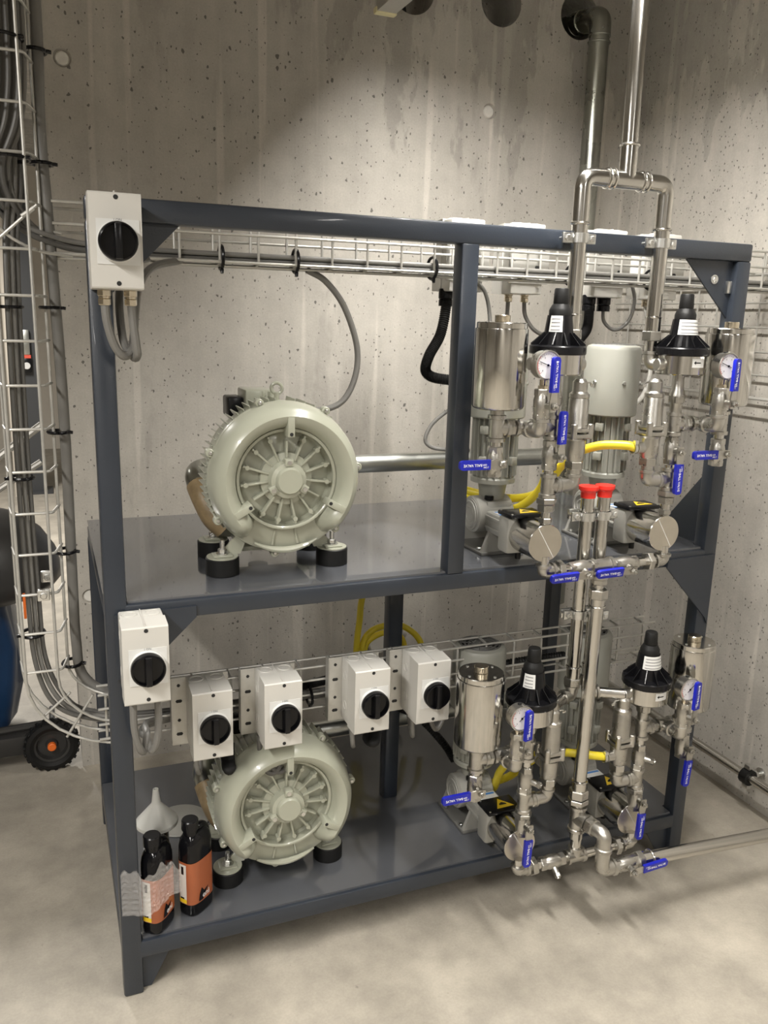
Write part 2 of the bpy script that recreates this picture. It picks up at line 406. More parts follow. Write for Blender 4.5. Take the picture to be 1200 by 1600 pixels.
rp('bolt', MB().hexn((1.718, .022, 1.898), (1.718, .014, 1.898), .009).cyl((1.718, .0225, 1.898), (1.718, .019, 1.898), .013), 'zinc')
rp('bracket', MB().bx(1.762, 1.779, .012, .028, 1.86, 1.895, .002), 'zinc')

# ================================================================ BLOWERS  (built on the upper shelf, copied to the lower one)
def make_blower(label):
    o = V((.463, .25, SU)); t = thing('side_channel_blower', label, 'blower', o, 'side channel blowers')
    AX = V((.463, 0, SU + .262)); ay = V((0, 1, 0))
    def pol(r, th, y): return V((AX.x + r * math.cos(th), y, AX.z + r * math.sin(th)))
    # main drum behind the front channel (flange and rear channel)
    MB().lathe([(0, .112), (.105, .112), (.118, .118), (.126, .108), (.188, .108), (.196, .112), (.198, .118), (.198, .128), (.19, .132), (.192, .15), (.193, .19), (.183, .225), (.16, .245), (.13, .25), (0, .25)],
               AX, ay, 64).build('housing', 'blower_paint', t)
    # front channel ring, interrupted at the bottom
    mb = MB(); n = 72; g = R(33); prof = [(.128, 0), (.131, .020), (.139, .046), (.152, .064), (.166, .068), (.180, .058), (.190, .036), (.194, .012), (.196, 0)]
    rings = []
    for k in range(n + 1):
        th = -PI / 2 + g + (2 * PI - 2 * g) * k / n; d = min(th + PI / 2, 3 * PI / 2 - th) - g
        s_ = min(1, max(0, d / R(17))); s_ = math.sin(s_ * PI / 2) ** .8
        row = []
        for r_, h in prof:
            rr = .168 + (r_ - .168) * (1 if d > R(17) else .55 + .45 * s_) if h > .01 else r_
            row.append(pol(rr, th, .112 - h * s_))
        rings.append(row)
    vs = [q for r_ in rings for q in r_]; m_ = len(prof)
    fs = [(i * m_ + j, (i + 1) * m_ + j, (i + 1) * m_ + j + 1, i * m_ + j + 1) for i in range(n) for j in range(m_ - 1)]
    mb.add(vs, fs).build('front_channel', 'blower_paint', t, ang=50)
    # rim ring round the spoked cover, lower lip
    MB().lathe([(.124, .112), (.124, .086), (.1265, .084), (.131, .084), (.1325, .088), (.1325, .112)], AX, ay, 64).build('cover_rim', 'blower_paint', t)
    mb = MB(); pts = [pol(.186 + .004 * math.cos((k - 8) * .2), -PI / 2 + R(-27 + 54 * k / 16), .098) for k in range(17)]
    mb.tube(pts, [.003 + .006 * math.sin(PI * k / 16) for k in range(17)], 8).build('lower_lip', 'blower_paint', t)
    for a_ in (-102, -78): MB().bx(-.0025, .0025, .098, .112, 0, .045).add([], []).build('x', 'blower_paint') if 0 else None
    for a_ in (-101, -79):
        th = R(a_); p0 = pol(.133, th, .106); p1 = pol(.18, th, .106); MB().tube([p0, p1], .0035, 6).build('lip_rib', 'blower_paint', t)
    # stepped centre and hub
    MB().lathe([(.070, .112), (.068, .096), (.050, .092), (.049, .082), (.046, .068), (.036, .064), (.034, .056), (.031, .052), (0, .052)], AX, ay, 48).build('hub', 'blower_paint', t)
    for k in range(3):
        th = PI / 2 + 2 * PI * k / 3; c = pol(.046, th, .074)
        q = MB().box(c, (.022, .026, .020), .003, Matrix.Rotation(-(th - PI / 2), 3, 'Y')).build('hub_lug', 'blower_paint', t)
        MB().cyl(pol(.047, th, .0615), pol(.047, th, .058), .006, 12).build('screw', 'zinc', q)
        # tab clamped over the rim
        q = MB().box(pol(.139, th, .066), (.018, .046, .050), .002, Matrix.Rotation(-(th - PI / 2), 3, 'Y')).build('rim_tab', 'blower_paint', t)
        MB().cyl(pol(.121, th, .0440), pol(.121, th, .0423), .0048, 12).build('hole', 'black_matte', q)
    for k in range(15):
        th = PI / 2 + 2 * PI * k / 15
        if k % 5 == 0: continue_len = .100
        else: continue_len = .120
        mb = MB(); c0 = pol(.048, th, .098); c1 = pol(continue_len, th, .098); d = (c1 - c0)
        mb.box((c0 + c1) / 2, (d.length, .022, .0056), .0015, Matrix.Rotation(-th, 3, 'Y'))
        if k % 5: mb.cyl(pol(.108, th, .085), pol(.108, th, .108), .0062, 10)
        mb.build('spoke', 'blower_paint', t)
    for k in range(7):
        th = R(60 + 360 / 7 * k - 3); c = pol(.203, th, .118)
        q = MB().cyl(c + ay * -.008, c + ay * .016, .011, 14, bev=.002).box(pol(.197, th, .120), (.016, .02, .022), .002, Matrix.Rotation(-(th - PI / 2), 3, 'Y')).build('flange_lug', 'blower_paint', t)
        MB().hexn(c + ay * -.011, c + ay * -.007, .0050, .001).build('screw', 'zinc', q)
    # cooling fins round the rear channel
    for k in range(36):
        th = R(95 + 5.0 * k) if k < 26 else R(80 - 8 * (k - 26))
        c = pol(.194, th, .178); MB().box(c, (.018, .085, .0028), 0, Matrix.Rotation(-th, 3, 'Y')).build('cooling_fin', 'blower_paint', t)
    # motor behind
    MB().lathe([(.112, .25), (.112, .44), (.118, .442), (.120, .52), (.10, .535), (0, .535)], AX, ay, 40).build('motor', 'blower_paint', t)
    MB().bx(.395, .475, .255, .36, SU + .405, SU + .475, .006).build('terminal_box', 'blower_paint', t)
    MB().bx(.352, .394, .27, .35, SU + .40, SU + .455, .006).build('cable_box', 'black_plastic', t)
    MB().torus((.463, .19, SU + .485), (0.25, 1, 0), .014, .0045, 20, 8).cyl((.463, .19, SU + .452), (.463, .19, SU + .474), .007, 10).build('lifting_eye', 'blower_paint', t)
    MB().lathe([(0, 0), (.006, 0), (.004, .012), (0, .012)], (.438, .20, SU + .455), (0, 0, 1), 10).box((.431, .20, SU + .470), (.008, .004, .012), .001).box((.445, .20, SU + .470), (.008, .004, .012), .001).build('wing_nut', 'blower_paint', t)
    # feet
    MB().bx(.37, .56, .20, .36, SU + .046, SU + .060, .003).build('foot_plate', 'blower_paint', t)
    for fx, fy in ((.309, .166), (.617, .18), (.318, .345), (.610, .35)):
        q = MB().cyl((fx, fy, SU), (fx, fy, SU + .046), .044, 32, bev=.002).build('rubber_foot', 'black_rubber', t)
        MB().cyl((fx, fy, SU + .0462), (fx, fy, SU + .049), .041, 32).build('foot_disc', 'blower_paint', q)
        MB().cyl((fx, fy, SU + .054), (fx, fy, SU + .057), .016, 20).hexn((fx, fy, SU + .057), (fx, fy, SU + .069), .012).cyl((fx, fy, SU + .069), (fx, fy, SU + .092), .0065, 12).build('foot_bolt', 'zinc', q)
        sgn = 1 if fx < .46 else -1
        MB().bx(fx - .025, fx + .025, fy - .022, fy + .022, SU + .049, SU + .054, .002).prism([(0, 0), (sgn * .05, .0), (sgn * .075, .06), (sgn * .05, .06), (0, .012)], (fx, fy + .006, SU + .049), (1, 0, 0), (0, 0, 1), (0, 1, 0), .006).build('foot_bracket', 'blower_paint', q)
    # side port with silver elbow
    q = MB().tube(crv([(.345, .30, SU + .09), (.315, .31, SU + .12), (.295, .33, SU + .165), (.285, .37, SU + .20)], 6), [.035] * 19, 16).build('wrapped_hose', 'tape_brown', t)
    MB().tube(crv([(.285, .36, SU + .195), (.282, .40, SU + .215), (.30, .47, SU + .222), (.34, .52, SU + .222)], 6), .030, 16).build('silver_elbow', 'duct_steel', t)
    return t
blo = make_blower('pale grey green side channel blower on the upper shelf')
clone(blo, 'pale grey green side channel blower on the lower shelf, below the switch boxes', (.463, .25, SL - .002))
for S_, nm, x1 in ((SU, 'upper', 1.64), (SL, 'lower', 1.60)):
    zz = S_ + .205
    t = thing('air_pipe', 'horizontal galvanized air pipe behind the ' + nm + ' shelf blower and pump motors', 'pipe', (1.1, .57, S_))
    MB().cyl((.60, .57, zz), (x1, .57, zz), .030, 24).build('tube', 'galvanized', t)
    MB().tube(rnd([(.60, .57, zz), (.50, .57, zz), (.50, .57, zz - .10)], .05), .032, 20).build('elbow', 'galvanized', t)
    MB().cyl((.60, .57, zz - .001), (.63, .57, zz - .001), .034, 24).build('collar', 'galvanized', t)

# ================================================================ DOSING PUMPS
def make_pump(label):
    X, Y, S = 1.127, .20, SU; t = thing('dosing_pump', label, 'pump', (X, Y, S), 'dosing pumps with upright motors')
    # foot
    MB().bx(X - .072, X + .072, Y - .085, Y + .10, S, S + .010, .003).build('base_plate', 'pump_dark', t)
    for yy in (Y - .080, Y + .075):
        MB().prism([(-.068, 0), (.068, 0), (.035, .085), (-.035, .085)], (X, yy, S + .010), (1, 0, 0), (0, 0, 1), (0, 1, 0), .012).build('foot_leg', 'pump_grey', t)
    for yy in (Y - .05, Y + .06): MB().hexn((X - .062, yy, S + .010), (X - .062, yy, S + .018), .008).build('foot_bolt', 'zinc', t)
    # gear housing: lying drum with end cover
    g = MB().lathe([(0, 0), (.050, 0), (.055, .004), (.055, .115), (.05, .12), (0, .12)], (X - .068, Y, S + .108), (1, 0, 0), 40).bx(X - .04, X + .05, Y - .048, Y + .05, S + .085, S + .155, .012).build('gear_housing', 'pump_grey', t)
    MB().lathe([(0, 0), (.020, 0), (.022, -.002), (.024, 0), (.034, 0), (.036, -.003), (.040, -.003), (.041, 0), (.047, 0), (.047, .004), (0, .004)], (X - .071, Y, S + .108), (1, 0, 0), 40).build('end_cover', 'pump_grey', g)
    MB().cyl((X - .025, Y - .03, S + .155), (X - .025, Y - .03, S + .168), .014, 16, bev=.002).build('filler_cap', 'black_plastic', g)
    # upright motor
    MB().lathe([(0, .15), (.036, .15), (.043, .200), (.046, .204), (.066, .206), (.066, .218), (.062, .222), (0, .222)], (X, Y, S), (0, 0, 1), 36).build('motor_neck', 'motor_grey', t)
    mo = MB().cyl((X, Y, S + .222), (X, Y, S + .405), .056, 32).build('motor_body', 'motor_grey', t)
    for k in range(22):
        th = 2 * PI * k / 22; c = V((X + .061 * math.cos(th), Y + .061 * math.sin(th), S + .312))
        MB().box(c, (.016, .0028, .17), 0, Matrix.Rotation(th, 3, 'Z')).build('cooling_fin', 'motor_grey', mo)
    for zz in (.255, .345):
        for th in (R(215), R(290)):
            c = V((X + .068 * math.cos(th), Y + .068 * math.sin(th), S + zz + .02))
            MB().box(c, (.022, .024, .024), .002, Matrix.Rotation(th, 3, 'Z')).cyl(c + V((math.cos(th), math.sin(th), 0)) * .0105, c + V((math.cos(th), math.sin(th), 0)) * .0118, .004, 8).build('motor_lug', 'motor_grey', mo)
    f = MB().lathe([(.060, .400), (.080, .398), (.084, .402), (.084, .595), (.078, .606), (.066, .611)], (X, Y, S), (0, 0, 1), 44).build('fan_cover', 'motor_grey', t)
    gr = MB()
    for k in range(5): gr.torus((X, Y, S + .610), (0, 0, 1), .012 + .0125 * k, .0028, 28, 6)
    for k in range(12):
        th = PI * k / 6; gr.tube([(X, Y, S + .610), (X + .066 * math.cos(th), Y + .066 * math.sin(th), S + .610)], .0022, 5)
    gr.build('fan_grille', 'pump_dark', f)
    MB().cyl((X, Y, S + .59), (X, Y, S + .592), .072, 28).build('fan_shade_disc', 'black_matte', f)  # black disc stands in for the shade inside the fan cover
    for th in (R(200), R(320), R(260)):
        c = V((X + .084 * math.cos(th), Y + .084 * math.sin(th), S + .50)); d = V((math.cos(th), math.sin(th), 0))
        MB().hexn(c - d * .002, c + d * .005, .006, .001).build('cover_screw', 'zinc', f)
    # lantern, drive block, stainless head
    l = MB().bx(X - .045, X + .045, Y - .145, Y - .045, S + .065, S + .128, .010).bx(X - .048, X + .048, Y - .135, Y - .05, S + .105, S + .118, .003).bx(X - .048, X + .048, Y - .135, Y - .05, S + .078, S + .088, .003).build('lantern', 'pump_grey', t)
    MB().prism([(-.036, -.13), (.036, -.13), (.036, -.075), (-.036, -.075)], (X, Y, S + .1285), (1, 0, 0), (0, 1, 0), (0, 0, 1), .0008).build('type_plate', 'label_white', l)
    MB().prism([(-.036, -.108), (-.005, -.13), (-.036, -.13)], (X, Y, S + .1294), (1, 0, 0), (0, 1, 0), (0, 0, 1), .0005).prism([(-.033, -.088), (.033, -.088), (.033, -.079), (-.033, -.079)], (X, Y, S + .1294), (1, 0, 0), (0, 1, 0), (0, 0, 1), .0005).build('type_plate_print', 'sign_blue', l)
    b = MB().bx(X - .056, X + .056, Y - .20, Y - .142, S + .035, S + .140, .010).build('drive_block', 'pump_grey', t)
    MB().bx(X - .057, X + .057, Y - .215, Y - .138, S + .140, S + .152, .004).build('block_cover', 'black_plastic', b)
    MB().prism([(-.020, -.200), (.040, -.198), (.006, -.152)], (X, Y, S + .1522), (1, 0, 0), (0, 1, 0), (0, 0, 1), .0006).build('warning_triangle', 'yellow_sign', b)
    MB().prism([(-.004, -.186), (.020, -.186), (.020, -.181), (.008, -.172), (-.004, -.181)], (X, Y, S + .153), (1, 0, 0), (0, 1, 0), (0, 0, 1), .0004).build('warning_hand_symbol', 'black_plastic', b)
    for xx, yy in ((-.05, -.209), (.05, -.209), (-.05, -.146)): MB().cyl((X + xx, Y + yy, S + .152), (X + xx, Y + yy, S + .1535), .0035, 8).build('cover_screw', 'zinc', b)
    MB().cyl((X, Y - .17, S + .034), (X, Y - .17, S + .012), .008, 12).build('drain_stub', 'black_plastic', b)
    h = MB().lathe([(0, .198), (.050, .198), (.052, .202), (.052, .305), (.051, .3065)], (X, Y, S + .092), (0, -1, 0), 48).build('pump_head', 'stainless', t)
    MB().lathe([(.051, .3065), (0, .3067)], (X, Y, S + .092), (0, -1, 0), 48).build('head_face', 'stainless_disc', h)
    MB().box((X + .002, Y - .3068, S + .092), (.0016, .0006, .098), 0, Matrix.Rotation(R(-32), 3, 'Y')).build('face_seam', 'label_white', h)
    return t
pumpG = 'dosing pumps with upright motors'
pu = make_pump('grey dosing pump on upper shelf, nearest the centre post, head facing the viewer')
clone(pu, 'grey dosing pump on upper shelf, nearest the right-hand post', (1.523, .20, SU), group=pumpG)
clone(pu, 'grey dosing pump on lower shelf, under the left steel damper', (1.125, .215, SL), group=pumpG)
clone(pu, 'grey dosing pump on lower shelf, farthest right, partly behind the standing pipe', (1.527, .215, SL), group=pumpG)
# ================================================================ VALVES AND FITTINGS
TXT_BALL = text_mesh('BALL VALVE', .0098); TXT_ON = text_mesh('( ON\n   OFF', .0065)
def valve_body(t):
    MB().lathe([(0, -.036), (.0155, -.036), (.0175, -.034), (.0195, -.020), (.0215, -.012), (.0215, .012), (.0195, .020), (.0175, .034), (.0155, .036), (0, .036)], (0, 0, 0), (1, 0, 0), 24).build('body', 'cast_steel', t, world=False)
    MB().hexn((-.040, 0, 0), (-.022, 0, 0), .0205).build('end_hexagon', 'cast_steel', t, world=False)
    MB().hexn((.022, 0, 0), (.040, 0, 0), .0205).build('end_hexagon', 'cast_steel', t, world=False)
    MB().cyl((0, 0, .015), (0, 0, .036), .0105, 14).hexn((0, 0, .041), (0, 0, .049), .0095, .0012).cyl((0, 0, .049), (0, 0, .055), .0045, 10).build('stem', 'cast_steel', t, world=False)
def valve_handle(t, h, u):
    """h handle direction, u = z x h"""
    h = V(h); u = V(u); n = V((0, 0, 1))
    hd = MB().prism([(-.014, -.010), (.012, -.013), (.036, -.0095), (.036, .0095), (.012, .013), (-.014, .010)], n * .036, h, u, n, .004).build('handle', 'cast_steel', t, world=False)
    L0, L1, hw = .034, .120, .0125
    poly = [(L0, -hw), (L1 - .008, -hw * .96), (L1 - .002, -hw * .75), (L1, -hw * .4), (L1, hw * .4), (L1 - .002, hw * .75), (L1 - .008, hw * .96), (L0, hw)]
    MB().prism(poly, n * .033, h, u, n, .010).build('blue_sleeve', 'blue_vinyl', hd, world=False)
    put_text(TXT_BALL, 'white_print', hd, h * .0585 + n * .0435, h, u)
    put_text(TXT_ON, 'white_print', hd, h * .040 + u * .0025 + n * .0435, h, u)
VA = thing('ball_valve', '', 'valve'); valve_body(VA); valve_handle(VA, (1, 0, 0), (0, 1, 0))      # handle along the body
VB = thing('ball_valve', '', 'valve'); valve_body(VB); valve_handle(VB, (0, 1, 0), (-1, 0, 0))     # handle across the body
used = set()
def ball_valve(kind, pos, stem, hand, label):
    src = VA if kind == 'A' else VB
    o = src if kind not in used else clone(src, label); used.add(kind); o['label'] = label; o['group'] = 'ball valves with blue handles'
    z = V(stem).normalized(); h = V(hand).normalized()
    if kind == 'A': x = h; y = z.cross(x)
    else: y = h; x = y.cross(z)
    m4 = Matrix((x, y, z)).transposed().to_4x4(); m4.translation = V(pos); o.matrix_world = m4
    o.rotation_mode = 'XYZ'; o.location = m4.translation; o.rotation_euler = m4.to_euler(); return o

def elbow(t, a, b, c, r=.0185, bead=True):
    """cast elbow from a round corner b to c"""
    mb = MB().tube(rnd([a, b, c], .032, 8), r, 18)
    if bead:
        for p, q in ((V(a), V(b)), (V(c), V(b))):
            d = (q - p).normalized(); mb.lathe([(r, 0), (r + .004, .001), (r + .004, .008), (r, .010)], p, d, 20)
    return mb.build('elbow', 'cast_steel', t)
def tee(t, c, ax, br, L=.032, r=.0185, name='tee'):
    c = V(c); ax = V(ax).normalized(); br = V(br).normalized(); mb = MB()
    mb.lathe([(0, -L), (r + .004, -L), (r + .004, -L + .009), (r, -L + .011), (r, L - .011), (r + .004, L - .009), (r + .004, L), (0, L)], c, ax, 20)
    mb.lathe([(0, 0), (r, 0), (r, L - .011), (r + .004, L - .009), (r + .004, L), (0, L)], c, br, 20)
    return mb.build(name, 'cast_steel', t)
def nip(t, a, b, r=.0135): return MB().cyl(a, b, r, 16).build('nipple', 'pipe_steel', t)
def nut(t, a, b, r=.024, name='union_nut'): return MB().hexn(a, b, r).build(name, 'cast_steel', t)

# ---------------------------------------------------------------- regulators, dampers, relief valves, gauges
def make_regulator(label):
    t = thing('pressure_regulator', label, 'regulator', (0, 0, 0), 'black domed pressure regulators')
    MB().lathe([(0, 0), (.062, 0), (.066, .003), (.066, .051), (0, .051)], (0, 0, 0), (0, 0, 1), 48).build('body', 'stainless', t)
    MB().lathe([(0, .051), (.071, .051), (.073, .054), (.073, .070), (.071, .073), (.060, .074), (0, .074)], (0, 0, 0), (0, 0, 1), 48).build('clamp_ring', 'black_plastic', t)
    d = MB().lathe([(0, .074), (.043, .074), (.039, .090), (.0375, .104), (.0315, .148), (0, .148)], (0, 0, 0), (0, 0, 1), 40).build('dome', 'black_plastic', t)
    for k in range(12):
        th = 2 * PI * k / 12 + .26; MB().prism([(.030, .074), (.071, .074), (.071, .077), (.039, .106), (.030, .106)], (0, 0, 0), (math.cos(th), math.sin(th), 0), (0, 0, 1), (-math.sin(th), math.cos(th), 0), .0024).build('rib', 'black_plastic', d)
    MB().lathe([(0, .148), (.0285, .148), (.0285, .160), (.026, .166), (.0205, .176), (0, .176)], (0, 0, 0), (0, 0, 1), 32).build('collar', 'black_rubber', t)
    MB().lathe([(0, .176), (.0185, .176), (.0195, .179), (.0180, .212), (.016, .215), (0, .215)], (0, 0, 0), (0, 0, 1), 24).build('adjusting_knob', 'black_rubber', t)
    for s_ in (-1, 1): MB().cyl((s_ * .06, 0, .026), (s_ * .082, 0, .026), .0165, 18, bev=.002).build('port', 'cast_steel', t)
    return t
REG = make_regulator('')
def reg_label(t, a0, a1, z0, z1, r0, r1, name, m):
    mb = MB(); n = 10; vs = []
    for k in range(n + 1):
        th = R(a0 + (a1 - a0) * k / n)
        vs += [V((r0 * math.cos(th), r0 * math.sin(th), z0)), V((r1 * math.cos(th), r1 * math.sin(th), z1))]
    return mb.add(vs, [(2 * k, 2 * k + 2, 2 * k + 3, 2 * k + 1) for k in range(n)]).build(name, m, t, world=False)
regs_used = []
def regulator(pos, label, wrap):
    o = REG if not regs_used else clone(REG, label, pos, group='black domed pressure regulators'); regs_used.append(o)
    o['label'] = label; o.location = pos
    return o
def make_damper(label):
    t = thing('steel_damper', label, 'damper', (0, 0, 0), 'polished steel damper cylinders')
    MB().lathe([(0, 0), (.058, 0), (.063, .003), (.066, .008), (.066, .196), (.0655, .199), (.063, .2), (.063, .212), (.0615, .214), (0, .214)], (0, 0, 0), (0, 0, 1), 64).build('cylinder', 'stainless', t)
    MB().cyl((0, 0, .214), (0, 0, .232), .0195, 24, bev=.0015).build('top_plug', 'nickel', t)
    MB().cyl((0, 0, -.014), (0, 0, 0), .018, 20).build('neck', 'cast_steel', t)
    for th in (.4, 2.0, 3.5, 5.1): MB().cyl((.048 * math.cos(th), .048 * math.sin(th), .214), (.048 * math.cos(th), .048 * math.sin(th), .2155), .004, 10).build('lid_screw', 'zinc', t)
    return t
DAM = make_damper(''); dams = []
def damper(pos, label):
    o = DAM if not dams else clone(DAM, label, pos); dams.append(o); o['label'] = label; o.location = pos; return o
def make_relief(label):
    t = thing('relief_valve', label, 'valve', (0, 0, 0), 'steel relief valves')
    MB().cyl((0, 0, 0), (0, 0, .020), .019, 18).hexn((0, 0, .012), (0, 0, .034), .0255).build('inlet_nut', 'cast_steel', t)
    MB().lathe([(0, .034), (.022, .034), (.0255, .042), (.0265, .09), (.031, .096), (0, .096)], (0, 0, 0), (0, 0, 1), 24).build('body', 'cast_steel', t)
    f = MB().box((0, 0, .103), (.064, .064, .013), .005).box((0, 0, .119), (.060, .060, .013), .005).build('flange', 'cast_steel', t)
    for x in (-.025, .025):
        for y in (-.025, .025): MB().cyl((x, y, .096), (x, y, .136), .0085, 12, bev=.002).build('flange_bolt', 'cast_steel', f)
    MB().lathe([(0, .125), (.029, .125), (.0275, .130), (.0265, .196), (.0245, .202), (.0265, .204), (.0265, .213), (.022, .216), (.020, .219), (.0195, .244), (.013, .252), (0, .252)], (0, 0, 0), (0, 0, 1), 28).build('bonnet', 'cast_steel', t)
    MB().tube([(.018, 0, .243), (.030, 0, .242), (.040, .004, .236)], .0028, 6).box((.040, .004, .234), (.013, .003, .008), .001).build('seal_wire', 'zinc', t)
    return t
REL = make_relief(''); rels = []
def relief(pos, label, rz):
    o = REL if not rels else clone(REL, label, pos); rels.append(o); o['label'] = label; o.location = pos; o.rotation_euler = (0, 0, rz); return o
TN = [text_mesh(str(n), .0058, 'numeral') for n in (0, 2, 4, 6, 8, 10)]
def make_gauge(label, needle):
    t = thing('pressure_gauge', label, 'gauge', (0, 0, 0), 'round pressure gauges')
    b = MB().lathe([(0, .016), (.031, .016), (.0345, .012), (.035, -.012), (.0365, -.013), (.0365, -.019), (.0335, -.0205), (.0325, -.0195), (.0325, -.016), (0, -.016)], (0, 0, 0), (0, 1, 0), 44).build('case', 'cast_steel', t)
    f = MB().lathe([(.0322, -.0163), (0, -.0163)], (0, 0, 0), (0, 1, 0), 40).build('dial', 'dial_white', t)
    mk = MB(); rd = MB()
    for k in range(21):
        th = R(225 - 13.5 * k); c = V((.0265 * math.cos(th), -.0167, .0265 * math.sin(th)))
        mk.box(c, (.005 if k % 4 == 0 else .0028, .0004, .0007), 0, Matrix.Rotation(-th, 3, 'Y'))
    pts = [V((.0295 * math.cos(R(225 - 6 * k)), -.0167, .0295 * math.sin(R(225 - 6 * k)))) for k in range(16)]
    for a_, b_ in zip(pts, pts[1:]): rd.box((a_ + b_) / 2, ((b_ - a_).length * 1.05, .0004, .0012), 0, Matrix.Rotation(-math.atan2((b_ - a_).z, (b_ - a_).x), 3, 'Y'))
    mk.build('tick_marks', 'grey_print', f); rd.build('red_arc', 'red_line', f)
    for k, me in enumerate(TN):
        th = R(225 - 54 * k); put_text(me, 'grey_print', f, (.0195 * math.cos(th) - .0022, -.0168, .0195 * math.sin(th)), (1, 0, 0), (0, 0, 1), 'numeral')
    th = R(needle); MB().box((.007 * math.cos(th), -.0178, .007 * math.sin(th)), (.036, .0006, .0014), 0, Matrix.Rotation(-th, 3, 'Y')).cyl((0, -.0185, 0), (0, -.0165, 0), .0028, 10).build('needle', 'black_plastic', t)
    MB().cyl((0, 0, -.036), (0, 0, -.05), .009, 12).hexn((0, 0, -.050), (0, 0, -.064), .0125).build('shank', 'nickel', t)
    MB().cyl((0, 0, .034), (0, 0, .037), .006, 10).build('vent_plug', 'black_rubber', t)
    return t

